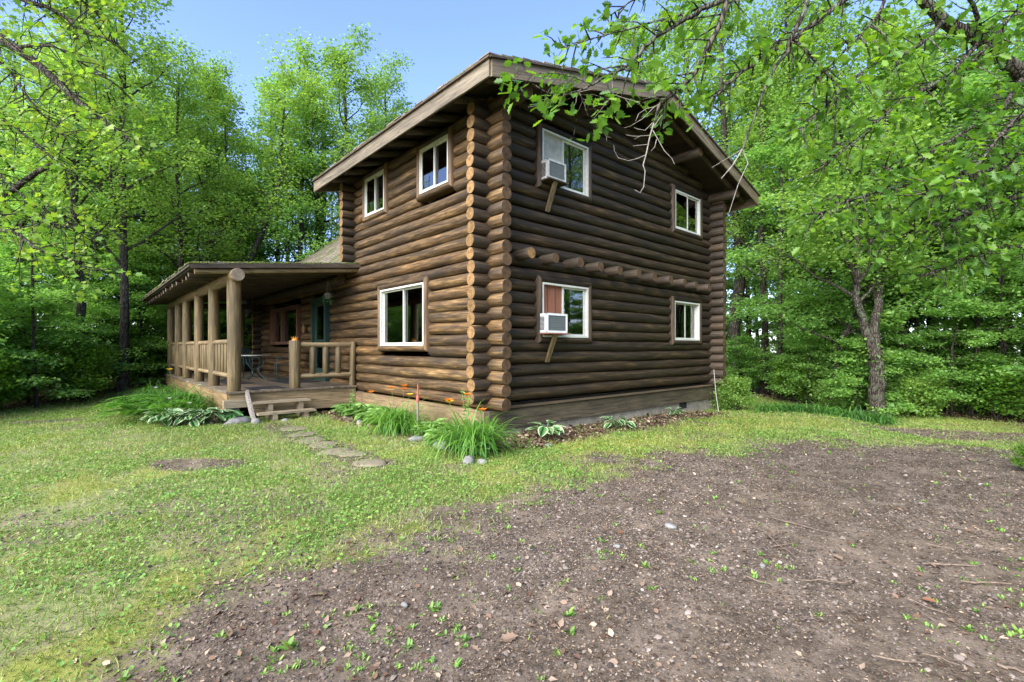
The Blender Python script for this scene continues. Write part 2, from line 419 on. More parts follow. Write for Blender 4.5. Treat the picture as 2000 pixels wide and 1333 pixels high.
def vnoise(x, y, s, seed=0):
    """smooth value noise"""
    x = np.asarray(x)*s+seed*17.3; y = np.asarray(y)*s+seed*5.1
    xi = np.floor(x).astype(np.int64); yi = np.floor(y).astype(np.int64); fx = x-xi; fy = y-yi
    fx = fx*fx*(3-2*fx); fy = fy*fy*(3-2*fy)
    def h(a, b):
        k = (a*374761393+b*668265263+seed*1442695) & 0x7fffffff
        k = ((k ^ (k >> 13))*1274126177) & 0x7fffffff
        return ((k ^ (k >> 16)) & 0xffff)/65535.
    return (h(xi, yi)*(1-fx)+h(xi+1, yi)*fx)*(1-fy)+(h(xi, yi+1)*(1-fx)+h(xi+1, yi+1)*fx)*fy
def fbm(x, y, s, seed=0): return .5*vnoise(x, y, s, seed)+.3*vnoise(x, y, s*2.3, seed+1)+.2*vnoise(x, y, s*5.1, seed+2)

GRAVEL = [(-5.9, -4.3), (-5.51, -3.5), (-5.18, -2.85), (-4.69, -2.65), (-4.23, -2.75), (-3.7, -2.81), (-2.89, -2.53), (-1.98, -2.45), (-1.33, -2.16), (-.42, -2.5),
          (1.55, -2.8), (3.41, -3.2), (4.2, -4.1), (5.2, -5.0), (5.9, -6.0), (7.0, -8.0), (8, -10), (5, -10), (1.0, -8.2), (-.6, -7.4), (-1.6, -7.2), (-3, -8.0), (-5, -9.5), (-9, -9), (-7, -5)]
def sdpoly(x, y, P):
    ins = np.zeros(x.shape, bool); dm = np.full(x.shape, 1e9)
    n = len(P)
    for i in range(n):
        (x0, y0), (x1, y1) = P[i], P[(i+1) % n]
        c = ((y0 > y) != (y1 > y)) & (x < (x1-x0)*(y-y0)/(y1-y0+1e-12)+x0); ins ^= c
        t = np.clip(((x-x0)*(x1-x0)+(y-y0)*(y1-y0))/((x1-x0)**2+(y1-y0)**2), 0, 1)
        dm = np.minimum(dm, np.hypot(x-x0-t*(x1-x0), y-y0-t*(y1-y0)))
    return np.where(ins, dm, -dm)
def sstep(a, b, v): t = np.clip((v-a)/(b-a), 0, 1); return t*t*(3-2*t)
def ell(x, y, c, rx, ry, ang=0):
    dx = x-c[0]; dy = y-c[1]; ca, sa = math.cos(ang), math.sin(ang)
    return 1-np.hypot((dx*ca+dy*sa)/rx, (-dx*sa+dy*ca)/ry)
PT = [(onz(1850, 850, -.3), 2.6, 1.1), (onz(1960, 888, -.2), 2.2, .9), (onz(380, 908), 1.0, .4), (onz(70, 822), 1.3, .5), (onz(310, 795), .9, .35), (onz(2000, 850, -.35), 1.0, .5)]
def woodedge(x, y):
    """>0 inside the woods: distance in from the edge of the clearing"""
    dx = x-CAM[0]; dy = y-CAM[1]; X = dx*RT[0]+dy*RT[1]; Z = dx*FW[0]+dy*FW[1]
    r = np.hypot(dx, dy); a = np.degrees(np.arctan2(X, Z))
    lim = np.interp(a, [-180, -120, -70, -47, -36, -20, 20, 36, 39, 47, 60, 90, 130, 180], [14, 14, 13, 18.8, 22.5, 26, 24, 17.5, 18.5, 18.6, 15, 13, 14, 14])
    return r-lim
def masks(x, y):
    nz = fbm(x, y, 1.1, 3)-.5; nf = fbm(x, y, 4.5, 9)-.5
    sd_ = sdpoly(x, y, GRAVEL)
    g = sstep(-.75, .75, sd_+nz*1.9+nf*1.0)
    for c, rx, ry in PT: g = np.maximum(g, .85*sstep(0, .45, ell(x, y, c, rx, ry, -.8)+nz*.5))
    for k in range(2): g = np.maximum(g, 0)
    # worn thin soil inside the lawn
    g = np.maximum(g, .45*sstep(.60, .72, fbm(x, y, .8, 21)))
    pth = np.maximum(0, 1-np.abs(x+2.42)/.46)*sstep(-.9, -.5, y)*sstep(4.3, 4.0, y); g = np.maximum(g, .62*sstep(0, .5, pth+nf*.6))
    moss = sstep(.0, .5, 1-np.abs((y+2.1)/1.3)+nz)*sstep(-.6, .6, x)*sstep(8, 6, x)
    moss = np.maximum(moss, sstep(.55, .7, fbm(x, y, .9, 40))*.7)
    lit = np.zeros(x.shape)
    lit = np.maximum(lit, sstep(-1.35, -.95, y+nz*.6)*sstep(.6, .3, y)*sstep(-.6, .0, x)*sstep(7.6, 7.0, x))
    lit = np.maximum(lit, sstep(-1.45, -1.0, x+nz*.6)*sstep(.6, .3, x)*sstep(-1.3, -.8, y)*sstep(5.3, 5.0, y))
    lit = np.maximum(lit, sstep(.0, .35, ell(x, y, (-3.35, 5.5), 1.1, .8, 0)+nz*.4))
    lit = np.maximum(lit, sstep(-.4, .8, woodedge(x, y)+nz*1.5))
    return g, moss, lit

def make_ground():
    N = 460
    u = np.linspace(-1, 1, N); q = np.sign(u)*(np.abs(u)*9+np.abs(u)**4*75)
    X, Y = np.meshgrid(q-1.5, q-2.5, indexing='ij')
    Z = gz(X, Y)+(fbm(X, Y, 1.3, 5)-.5)*.05+(fbm(X, Y, 9, 6)-.5)*.018
    V = np.stack([X, Y, Z], -1).reshape(-1, 3)
    i = np.arange(N-1); I, J = np.meshgrid(i, i, indexing='ij')
    a = (I*N+J).ravel(); F = np.stack([a, a+N, a+N+1, a+1], 1)
    g, mo, li = masks(X, Y)
    m = NT('yard_ground')
    at_ = m.n('Attribute', attribute_name='cover'); sp = m.n('SeparateColor'); m.l(at_.outputs['Color'], sp.inputs[0])
    v = m.coord('Object')
    n1 = m.noise(v, 22, 6, .65); n2 = m.noise(v, 3, 5, .6); n3 = m.noise(v, 90, 4, .7)
    vo = m.n('TexVoronoi'); vo.inputs['Scale'].default_value = 55; m.l(v, vo.inputs['Vector'])
    gc = m.ramp(m.math('ADD', m.math('MULTIPLY', n1, .6), m.math('MULTIPLY', n3, .4)), [(.34, (.045, .034, .024)), (.5, (.118, .090, .064)), (.66, (.215, .168, .122))])
    cellt = m.mix(.35, gc, m.ramp(m.n('SeparateColor').outputs[0], [(0, (0, 0, 0)), (1, (0, 0, 0))]) if False else vo.outputs['Color'], 'OVERLAY')
    gc = m.mix(.5, gc, m.mix(1, gc, m.ramp(vo.outputs['Distance'], [(.1, (1.25, 1.22, 1.2)), (.6, (.55, .55, .55))]), 'MULTIPLY'))
    gc = m.mix(m.ramp(n2, [(.45, (0, 0, 0)), (.65, (.75, .75, .75))]), gc, (.22, .172, .128))
    gr = m.ramp(m.math('ADD', m.math('MULTIPLY', n1, .5), m.math('MULTIPLY', n3, .5)), [(.33, (.08, .105, .032)), (.5, (.155, .19, .06)), (.68, (.27, .265, .12))])
    gr = m.mix(m.ramp(n2, [(.4, (0, 0, 0)), (.62, (.8, .8, .8))]), gr, (.235, .215, .115))
    mc = m.ramp(n1, [(.3, (.13, .15, .02)), (.6, (.26, .27, .035)), (.8, (.33, .24, .06))])
    lc = m.ramp(n1, [(.3, (.045, .028, .018)), (.6, (.14, .085, .055)), (.8, (.25, .16, .10))])
    c = m.mix(m.math('MULTIPLY', sp.outputs[1], .85), gr, mc)
    gm = m.ramp(m.math('ADD', sp.outputs[0], m.math('MULTIPLY', m.math('SUBTRACT', n1, .5), 1.6)), [(.25, (0, 0, 0)), (.75, (1, 1, 1))])
    c = m.mix(gm, c, gc)
    lm = m.ramp(m.math('ADD', sp.outputs[2], m.math('MULTIPLY', m.math('SUBTRACT', n1, .5), .9)), [(.38, (0, 0, 0)), (.62, (1, 1, 1))])
    c = m.mix(lm, c, lc)
    h = m.math('ADD', m.math('MULTIPLY', n1, .7), m.math('MULTIPLY', n3, .5))
    mat = m.end(m.prin(c, .95, .12, h, .8, .025))
    me = np_mesh('ground', V, [F], mat, smooth=True)
    ca = me.color_attributes.new('cover', 'FLOAT_COLOR', 'POINT')
    ca.data.foreach_set('color', np.stack([g.ravel(), mo.ravel(), li.ravel(), np.ones(g.size)], 1).astype(np.float32).ravel())
    o = link('ground', me); tag(o, kind='structure')
make_ground()

# ------------------------------------------------------------------ the log house
rng = random.Random(7)
def log(mb, a, b, r, mi=0, cap=(1, 1), n=14, wob=.012, rj=.05, rnd=(0, 0)):
    a = Vector(a); b = Vector(b); L = (b-a).length; m = max(2, int(L/.4)+1)
    ph = rng.uniform(0, 99); pts = []; rad = []; r *= rng.uniform(.95, 1.025)
    ts = [i/m for i in range(m+1)]
    for t in ts:
        p = a.lerp(b, t)
        k = math.sin(ph+t*L*1.1)*.6+math.sin(ph*2+t*L*2.7)*.4
        p = p+Vector((math.cos(ph+t*L*1.3)*.3, math.cos(ph+t*L*1.3)*.3, k))*wob
        pts.append(p); rad.append(r*(1+rj*.5*math.sin(ph*3+t*L*2.1)+rng.uniform(-rj, rj)*.35))
    for e in (0, 1):
        if rnd[e]:
            i = 0 if e == 0 else -1; d = (pts[1]-pts[0]).normalized() if e == 0 else (pts[-2]-pts[-1]).normalized()
            q = pts[i]; rr = rad[i]
            ex = [(q, rr*.55), (q+d*.025, rr*.86), (q+d*.065, rr)]
            if e == 0: pts[0:1] = [x[0] for x in ex]; rad[0:1] = [x[1] for x in ex]
            else: pts[-1:] = [x[0] for x in reversed(ex)]; rad[-1:] = [x[1] for x in reversed(ex)]
        else:  # a small sawn chamfer
            i = 0 if e == 0 else -1; d = (pts[1]-pts[0]).normalized() if e == 0 else (pts[-2]-pts[-1]).normalized()
            q = pts[i]; rr = rad[i]; ex = [(q, rr*.95), (q+d*.012, rr)]
            if e == 0: pts[0:1] = [x[0] for x in ex]; rad[0:1] = [x[1] for x in ex]
            else: pts[-1:] = [x[0] for x in reversed(ex)]; rad[-1:] = [x[1] for x in reversed(ex)]
    mb.tube(pts, rad, n, mi, cap=cap)

H = empty('log_house', (0, 0, 0), 'two storey dark log house with interlocked corner logs and a low gabled shake roof', 'house')
PITCH = .225; LR = .116
XL, YL, YW = 8.18, 5.46, 14.0
EXT = .43
def roof_z(x): return 5.93+.267*(min(x, 8.18-x)+.82)       # top of the roof boards
# openings: (lo, hi, z0, z1)
WX = [(1.19, 2.56, 4.77, 5.80), (6.07, 7.40, 4.70, 5.70), (1.19, 2.56, 1.81, 2.86), (6.04, 7.37, 1.80, 2.82)]
WY = [(3.72, 4.73, 4.83, 5.76), (1.11, 2.15, 4.79, 5.71), (2.00, 3.91, 1.65, 2.95), (9.6, 12.6, 1.72, 3.0), (7.2, 8.35, .55, 3.08)]
def cut(a, b, z, wins, mg=.10, mz=.13):
    segs = [(a, b, 0, 0)]
    for lo, hi, z0, z1 in wins:
        if z0-mz < z < z1+mz:
            new = []
            for s0, s1, e0, e1 in segs:
                if hi+mg <= s0 or lo-mg >= s1: new.append((s0, s1, e0, e1)); continue
                if lo-mg-s0 > .05: new.append((s0, lo-mg, e0, 1))
                if s1-hi-mg > .05: new.append((hi+mg, s1, 1, e1))
            segs = new
    return segs
# gable wall (y = 0)
mb = MB()
k = 0
while True:
    z = .7425+PITCH*k
    x0, x1 = -EXT, XL+EXT
    if z > 5.85:
        xx = max(0.0, (z+.10+.06-6.15)/.267); x0, x1 = xx, XL-xx
        if x1-x0 < .5: break
    if z > 7.0: break
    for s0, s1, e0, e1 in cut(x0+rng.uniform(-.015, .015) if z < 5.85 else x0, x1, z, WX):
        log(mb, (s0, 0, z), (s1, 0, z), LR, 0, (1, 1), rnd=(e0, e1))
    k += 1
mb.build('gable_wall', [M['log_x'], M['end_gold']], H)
# eave side wall (x = 0), lower courses run on to the porch wing
mb = MB()
for k in range(25):
    z = .63+PITCH*k
    y1 = YL+EXT if z > 3.75 else YW+.3
    if z > 5.95: break
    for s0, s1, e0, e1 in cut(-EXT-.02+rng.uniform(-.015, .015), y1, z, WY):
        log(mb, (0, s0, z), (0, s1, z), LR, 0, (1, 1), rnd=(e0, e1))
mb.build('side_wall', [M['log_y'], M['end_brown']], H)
mb = MB()   # the far side wall, seen as a column of log ends behind the gable corner
for k in range(25):
    z = .63+PITCH*k
    if z > 5.95: break
    log(mb, (XL, -EXT-.02, z), (XL, (YL+EXT) if z > 3.75 else YW+.3, z), LR, 0, (1, 1), n=12)
mb.build('far_side_wall', [M['dark_wood_y'], M['end_brown']], H)
mb = MB()   # back wall of the tall part and end wall of the wing
for k in range(13, 24):
    z = .7425+PITCH*k
    if z > 5.9: break
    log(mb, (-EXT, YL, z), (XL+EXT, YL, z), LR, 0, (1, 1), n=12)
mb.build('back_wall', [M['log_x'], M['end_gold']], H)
mb = MB()
for k in range(0, 14):
    z = .7425+PITCH*k
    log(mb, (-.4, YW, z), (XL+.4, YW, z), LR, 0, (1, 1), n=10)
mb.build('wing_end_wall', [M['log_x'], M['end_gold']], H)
# floors inside
mb = MB()
mb.box((.13, .13, .52), (XL-.13, YW-.13, .58)); mb.box((.13, .13, 3.22), (XL-.13, YL-.13, 3.34))
mb.build('floor_slab', M['soffit'], H)
# foundation and skirt boards
mb = MB()
mb.box((-.02, -.085, -.7), (XL+.10, .14, .19)); mb.box((-.10, -.07, -.7), (.12, 5.3, .16)); mb.box((XL-.12, .14, -.9), (XL+.085, YW, .5)); mb.box((-.08, 5.3, -.6), (.12, YW, .5))
mb.box((.12, YW-.12, -.7), (XL-.12, YW+.08, .5))
for x in (1.9, 3.6, 5.2): mb.box((x, -.088, -.3), (x+.012, -.08, .17))
fo = mb.build('foundation', M['concrete'], H)
for (x, z0, z1, wv) in ((1.18, -.02, .14, .5), (6.35, .0, .16, .36)):
    mb = MB(); n = 12
    mb.box((x, -.092, z0), (x+wv, -.086, z1))
    for i in range(n): mb.box((x+wv*i/n, -.105, z0), (x+wv*(i+.45)/n, -.092, z1))
    mb.build('vent_grille', M['bark_grey'] if x < 2 else M['ac_dark'], fo)
mb = MB()
mb.box((-.14, -.155, .17), (3.9, -.03, .50)); mb.box((3.905, -.153, .17), (XL+.14, -.03, .50))
mb.box((XL-.0, -.03, .17), (XL+.14, .3, .50))
mb.add([(.2, -.13, .50), (XL+.1, -.13, .50), (XL+.1, -.20, .525), (.2, -.20, .525), (.2, -.09, .56), (XL+.1, -.09, .56), (XL+.1, -.20, .537), (.2, -.20, .537)],
       [(0, 1, 2, 3), (4, 7, 6, 5), (3, 2, 6, 7), (0, 3, 7, 4), (1, 5, 6, 2)])
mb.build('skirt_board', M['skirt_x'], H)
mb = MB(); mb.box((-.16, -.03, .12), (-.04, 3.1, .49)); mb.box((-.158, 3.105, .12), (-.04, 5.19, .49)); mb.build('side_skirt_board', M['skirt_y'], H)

# joist ends in a row across the gable
for i in range(11):
    x = .58+.675*i; z = 3.29-.005*i; m_ = MB()
    log(m_, (x, -.43+rng.uniform(-.03, .03), z+.0), (x, -.02, z), .105, 0, (1, None), wob=.0, rj=.08)
    m_.build('joist_end', [M['dark_wood_y'], M['end_brown'] if i else M['end_gold']], H)

# windows -----------------------------------------------------------
def window(axis, lo, hi, z0, z1, kind, deep=.10):
    """axis 0: in the wall y=0 facing -Y; axis 1: in the wall x=0 facing -X"""
    def P(u, v, z): return (u, v, z) if axis == 0 else (v, u, z)
    def bx(m, u0, u1, v0, v1, a, b, mi=0):
        p, q = P(u0, v0, a), P(u1, v1, b)
        m.box(tuple(min(i, j) for i, j in zip(p, q)), tuple(max(i, j) for i, j in zip(p, q)), mi)
    t = .125
    win = MB()      # white outer frame
    fw = .036
    for (a, b, c, d) in ((lo, hi, z1-fw, z1), (lo, hi, z0, z0+fw)): bx(win, a, b, -.135, .10, c, d)
    for (a, b) in ((lo, lo+fw), (hi-fw, hi)): bx(win, a, b, -.133, .10, z0+fw, z1-fw)
    w_ = win.build('window', M['white'], H)
    m = MB()        # half-round log trim, mitred
    V = {}
    rr = .075
    loop = [(lo-t/2, z0-t/2), (hi+t/2, z0-t/2), (hi+t/2, z1+t/2), (lo-t/2, z1+t/2)]
    for i in range(4):
        (u0, a), (u1, b) = loop[i], loop[(i+1) % 4]
        du, dz = u1-u0, b-a; L = math.hypot(du, dz); du /= L; dz /= L; nu, nz_ = dz, -du   # outward
        vs = []; N = 9
        for e, (u, z) in enumerate(((u0, a), (u1, b))):
            for j in range(N):
                an = PI*j/(N-1); off = math.cos(an)*t/2; dep = math.sin(an)*.075
                sgn = -1 if e == 0 else 1
                vs.append(P(u+nu*off+du*sgn*off, -.085-dep-.002*(i % 2), z+nz_*off+dz*sgn*off))
            for off in (-t/2, t/2):
                sgn = -1 if e == 0 else 1
                vs.append(P(u+nu*off+du*sgn*off, .08, z+nz_*off+dz*sgn*off))
        K = N+2; order = list(range(N))+[N, N+1]
        fs = [(order[j], order[j+1], order[j+1]+K, order[j]+K) for j in range(N-1)]
        fs += [(N-1, N, N+K, N-1+K), (N+1, 0, K, N+1+K)]
        m.add(vs, fs, 0 if abs(du) > .5 else 1, True)
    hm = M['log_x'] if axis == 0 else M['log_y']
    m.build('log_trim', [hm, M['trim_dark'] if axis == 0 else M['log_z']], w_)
    mid = (lo+hi)/2
    il, ih, iz0, iz1 = lo+fw, hi-fw, z0+fw, z1-fw
    def sash(a, b, v, s=.034, z_0=None, z_1=None):
        z_0 = iz0 if z_0 is None else z_0; z_1 = iz1 if z_1 is None else z_1
        q = MB()
        bx(q, a, b, v, v+.03, z_1-s, z_1); bx(q, a, b, v, v+.03, z_0, z_0+s)
        bx(q, a, a+s, v+.001, v+.031, z_0+s, z_1-s); bx(q, b-s, b, v+.001, v+.031, z_0+s, z_1-s)
        f_ = q.build('sash', M['white'], w_)
        q = MB(); bx(q, a+s, b-s, v+.012, v+.016, z_0+s, z_1-s); g_ = q.build('pane', M['glass'], w_)
    if kind == 'plain':
        va, vb = (-.115, -.08) if z0 > 4 else (-.06, -.02)
        sash(il, mid+.02, va if axis == 0 else vb); sash(mid-.02, ih, vb if axis == 0 else va)
    else:
        # the half towards the corner is boarded round the air conditioner
        q = MB(); bx(q, il, mid-.03, -.055, -.035, iz0, iz1)
        if kind == 'red':
            for u in (.17, .39): bx(q, il+u, il+u+.008, -.058, -.05, iz0, iz1, 1)
            q.build('filler_panel', [M['panel_red'], M['ac_dark']], w_)
        else:
            bx(q, il, mid-.03, -.062, -.05, iz1-.05, iz1-.035); q.build('filler_panel', M['cream'], w_)
        sash(mid-.06, ih-.03, -.08)
    if z0 > 4 or kind == 'low':      # curtains
        N = 40
        for a, b in ([(il, il+.32), (ih-.30, ih)] if axis == 0 else [(il, il+.36), (mid+.1, ih)]):
            q = MB(); vs = []
            for j in range(N+1):
                u = a+(b-a)*j/N; v = .035+.015*math.sin(j*1.1)+.01*math.sin(j*.37)
                vs += [P(u, v, z0-.05), P(u, v, z1+.05)]
            q.add(vs, [(2*j, 2*j+2, 2*j+3, 2*j+1) for j in range(N)], 0, True); q.build('curtain', M['curtain'], w_)
    return w_
wins = []
for i, (a, kind) in enumerate(zip(WX, ('cream', 'plain', 'red', 'plain'))): wins.append(window(0, *a, kind))
for a in WY[:3]: wins.append(window(1, *a, 'plain'))
# wing window in red-brown wood
m = MB(); lo, hi, z0, z1 = WY[3]
for (a, b, c, d, e) in ((lo, hi, z1-.12, z1, 0), (lo, hi, z0, z0+.1, 0)): m.box((-.16, a, c), (.10, b, d))
for (a, b) in ((lo, lo+.12), (hi-.35, hi), (11.2, 11.32)): m.box((-.158, a, z0+.1), (.1, b, z1-.12), 0)
w_ = m.build('window', M['redwood'], H)
m = MB(); m.box((-.05, lo+.12, z0+.1), (-.045, 11.2, z1-.12)); m.box((-.05, 11.32, z0+.1), (-.045, hi-.35, z1-.12)); m.build('pane', M['glass'], w_)
# door
m = MB(); lo, hi = 7.2, 8.35
m.box((-.17, lo, .58), (.1, lo+.12, 3.08)); m.box((-.17, hi-.12, .58), (.1, hi, 3.08)); m.box((-.168, lo+.12, 2.95), (.1, hi-.12, 3.08)); m.box((-.2, lo+.12, .58), (.1, hi-.12, .66))
dr = m.build('door', M['green_paint'], H)
m = MB(); a, b = lo+.12, hi-.12
m.box((-.10, a, .66), (-.06, a+.14, 2.95)); m.box((-.10, b-.14, .66), (-.06, b, 2.95)); m.box((-.10, a+.14, 2.83), (-.06, b-.14, 2.95)); m.box((-.10, a+.14, .66), (-.06, b-.14, 1.0)); m.box((-.10, a+.14, 1.78), (-.06, b-.14, 1.85))
m.build('door_leaf', M['green_paint'], dr)
m = MB(); m.box((-.085, a+.14, 1.85), (-.08, b-.14, 2.83)); m.box((-.085, a+.14, 1.0), (-.08, b-.14, 1.78)); m.build('pane', M['glass'], dr)
m = MB(); m.tube([(-.10, a+.06, 1.6), (-.15, a+.06, 1.6)], .025, 10, 0, (0, 0)); m.build('handle', M['pipe'], dr)

# roof ---------------------------------------------------------------
OV = .82; Y0, Y1 = -1.02, YL+.72
RF = empty('roof', (0, 0, 0), None, None); RF.parent = H
for k_ in ('label', 'category'):
    if k_ in RF: del RF[k_]
th = .05
def rp(x, dz=0): return roof_z(x)+dz
xr = XL/2
for side in (0, 1):
    xa, xb = (-OV, xr) if side == 0 else (XL+OV, xr)
    m = MB()
    za, zb = 5.93, roof_z(xr)
    n = 1
    m.add([(xa, Y0+.03, za), (xb, Y0+.03, zb), (xb, Y1, zb), (xa, Y1, za), (xa, Y0+.03, za-th), (xb, Y0+.03, zb-th), (xb, Y1, zb-th), (xa, Y1, za-th)],
          [(0,1,2,3), (7,6,5,4), (0,4,5,1), (3,2,6,7), (0,3,7,4)] if side else [(3,2,1,0), (4,5,6,7), (1,5,4,0), (7,6,2,3), (4,7,3,0)])
    m.build('roof_boards', M['soffit'], RF)
    # shakes in overlapping courses, butts ragged
    m = MB(); ex = .235; L = math.hypot(xb-xa, zb-za); nc = int(L/ex)+1; dx = (xb-xa)/L; dz = (zb-za)/L
    for c_ in range(nc):
        s0 = c_*ex-.06; y = Y0-.05
        while y < Y1+.05:
            wd = rng.uniform(.10, .26); j = rng.uniform(-.025, .035)
            s_a = s0+j; s_b = min(s0+.46, L+.02); lift = .012+rng.uniform(0, .014); tk = rng.uniform(.016, .03)
            y2 = min(y+wd, Y1+.06)
            if y2-y > .03:
                v = []
                for (s_, up) in ((s_a, lift+.028), (s_b, .012)):
                    for yy in (y, y2-.008):
                        for h in (0, tk):
                            v.append((xa+dx*s_, yy, za+dz*s_+up+h))
                m.add(v, [(0,1,3,2), (4,6,7,5), (0,4,5,1), (2,3,7,6), (1,5,7,3), (0,2,6,4)])
            y = y2
        # rake edge pieces stand a little proud
    m.build('shakes', M['shake'], RF)
f1 = .245
for x in (-OV, XL+OV):   # eave fascia boards
    s = -1 if x < 0 else 1; m = MB()
    m.box((min(x, x+s*.035), Y0, 5.93-f1-.03), (max(x, x+s*.035), Y1, 5.915))
    m.build('eave_fascia', M['fascia_y'], RF)
th_ = math.atan(.267); Lr = (xr+OV)/math.cos(th_)
for yy in (Y0-.035, Y1):   # rake fascia boards, each with its own frame so that the grain follows the slope
    for side in (0, 1):
        m = MB(); q = f1*math.cos(th_)
        tl = f1*math.sin(th_)
        v = [(0, 0, -f1-.01), (Lr, 0, -f1-.01), (Lr, 0, 0), (0, 0, 0)]
        v[0] = (-tl*1.05, 0, -q-.02); v[1] = (Lr-tl, 0, -q-.015)
        v += [(a_, .035, c_) for a_, _, c_ in v]
        if side: v = [(-a_, b_, c_) for a_, b_, c_ in v]
        fs = [(0,1,2,3), (7,6,5,4), (0,4,5,1), (3,2,6,7), (0,3,7,4), (1,5,6,2)]
        if side: fs = [tuple(reversed(f)) for f in fs]
        m.add(v, fs)
        o = m.build('rake_fascia', M['fascia_x'], RF)
        o.location = (-OV if side == 0 else XL+OV, yy, 5.92); o.rotation_euler = (0, -th_ if side == 0 else th_, 0)
m = MB()   # dark drip edge boards on top of the fascia
for side in (0, 1):
    xa = -OV-.05 if side == 0 else XL+OV+.05
    m.beam((xa, Y0-.05, 5.925), (xr, Y0-.05, roof_z(xr)+.002), .05, .03)
m.beam((-OV-.055, Y0-.05, 5.925), (-OV-.055, Y1, 5.925), .05, .03)
m.build('drip_edge', M['dark_wood_x'], RF)
# log rafters and purlins
ys = [-.68, .17, 1.02, 1.80, 2.55, 3.28, 4.0, 4.75, 5.46]
for y in ys:
    for side in (0, 1):
        m = MB(); xa = -.66 if side == 0 else XL+.66; xb = xr-.05 if side == 0 else xr+.05
        zc = -.05-.085
        xs = xa if side == 0 else XL-xa
        log(m, (xa, y, roof_z(-.66)+zc), (xb, y, roof_z(xr)+zc), .075, 0, (1, None), wob=0, n=10)
        m.build('rafter', [M['dark_wood_x'], M['end_brown']], RF)
for x, r in ((.10, .13), (2.2, .115), (xr, .13), (5.98, .115), (8.08, .13)):
    m = MB(); z = roof_z(x)-.05-.15-r*1.0
    if x in (.10, 8.08): z = 5.86
    log(m, (x, -.86, z), (x, YL+.6, z), r, 0, (1, 1), wob=0)
    m.build('purlin', [M['dark_wood_y'], M['end_brown']], RF)
# moss cushions along the eave
m = MB(); rs = random.Random(3)
def tuft(m, p, r, rs, mi=0):
    n = 7; vs = [(p[0], p[1], p[2]+r*rs.uniform(.3, .7))]; 
    for j in range(n):
        a = 2*PI*j/n; q = r*rs.uniform(.6, 1.15); vs.append((p[0]+q*.55*math.cos(a), p[1]+q*.55*math.sin(a), p[2]+r*.28*rs.uniform(.6, 1)))
    for j in range(n):
        a = 2*PI*j/n; q = r*rs.uniform(.8, 1.2); vs.append((p[0]+q*math.cos(a), p[1]+q*math.sin(a), p[2]-.02))
    m.add(vs, [(0, 1+j, 1+(j+1) % n) for j in range(n)]+[(1+j, 8+j, 8+(j+1) % n, 1+(j+1) % n) for j in range(n)], mi, True)
for i in range(900):
    y = rs.uniform(Y0, Y1); s = abs(rs.gauss(0, .35)); x = -OV-.03+s
    if vnoise(np.array([y]), np.array([s*2]), 1.2, 8)[0] < .42+.25*(y < 1): continue
    tuft(m, (x, y, roof_z(x)+.045), rs.uniform(.025, .07), rs)
tag(m.build('moss', M['moss'], RF), kind='stuff')

# wing roof (steep) behind the tall part
m = MB(); m2 = MB()
sl = .80; xw0, zw0 = -.25, 3.72; L = math.hypot(xr-xw0, (xr-xw0)*sl)
for side in (0, 1):
    X_ = (lambda x: x) if side == 0 else (lambda x: XL-x)
    v = [(X_(xw0), YL+.2, zw0), (xr, YL+.2, zw0+sl*(xr-xw0)), (xr, YW+.4, zw0+sl*(xr-xw0)), (X_(xw0), YW+.4, zw0)]
    v += [(a, b, c-.06) for a, b, c in v]
    m.add(v, [(0,1,2,3), (7,6,5,4), (0,4,5,1), (1,5,6,2), (2,6,7,3), (3,7,4,0)])
for c_ in range(int(L/.2)+1):
    y = YL+.2; s0 = c_*.2
    while y < YW+.45:
        wd = rng.uniform(.10, .24); j = rng.uniform(-.02, .02); y2 = min(y+wd, YW+.46); v = []
        for (s_, up) in ((s0+j, .05), (min(s0+.4, L), .015)):
            for yy in (y, y2-.008):
                for h in (0, .022):
                    v.append((xw0+(xr-xw0)*s_/L-.6*(up+h), yy, zw0+sl*(xr-xw0)*s_/L+up+h))
        m2.add(v, [(0,1,3,2), (4,6,7,5), (0,4,5,1), (2,3,7,6), (1,5,7,3), (0,2,6,4)]); y = y2
v = [(.05, YW+.02, 3.6), (XL-.05, YW+.02, 3.6), (xr, YW+.02, zw0+sl*(xr-xw0)-.1)]
m.add(v, [(0, 1, 2)])
wr = m.build('wing_roof', M['soffit'], H); m2.build('shakes', M['shake'], wr)

# porch ---------------------------------------------------------------
PX = -2.87; DZ = .65; PY = [5.34, 7.44, 9.44, 11.5, 13.1, 14.9]; PE = 15.05
PO = bpy.data.objects.new('porch', None); COL.objects.link(PO); PO.parent = H
m = MB(); x = -3.05; 
while x < -.14:
    wd = .138; dz = rng.uniform(-.003, .003)
    m.box((x, 5.17+rng.uniform(-.012, .012), DZ-.038+dz), (min(x+wd, -.12), PE+.05, DZ+dz)); x += wd+.008
m.build('deck_boards', M['deck'], PO)
m = MB(); m.box((-2.98, 5.25, .30), (-.13, 5.29, .61)); m.box((-2.55, 5.212, .14), (-.13, 5.25, .445)); m.box((-3.02, 5.29, .30), (-2.98, PE, .61), 1); m.box((-3.0, 5.30, .02), (-2.96, PE, .30), 1)
m.build('rim_board', [M['porch_x'], M['porch_y']], PO)
m = MB(); m.box((-3.10, 5.16, .30), (-2.66, 5.30, .47)); m.build('corner_block', M['tread'], PO)
for b_ in ((-3.0, 5.26), (-1.5, 5.35), (-2.95, 9.3), (-2.95, 12.5)): m = MB(); m.box((b_[0], b_[1], -.2), (b_[0]+.22, b_[1]+.2, .3)); m.build('support_block', M['concrete'], PO)
for i, y in enumerate(PY):
    m = MB(); log(m, (PX, y, DZ), (PX, y, 3.08), .135 if i == 0 else .128, 0, (None, 0), wob=.008, rj=.04, n=16); m.build('post', M['porch_z'], PO)
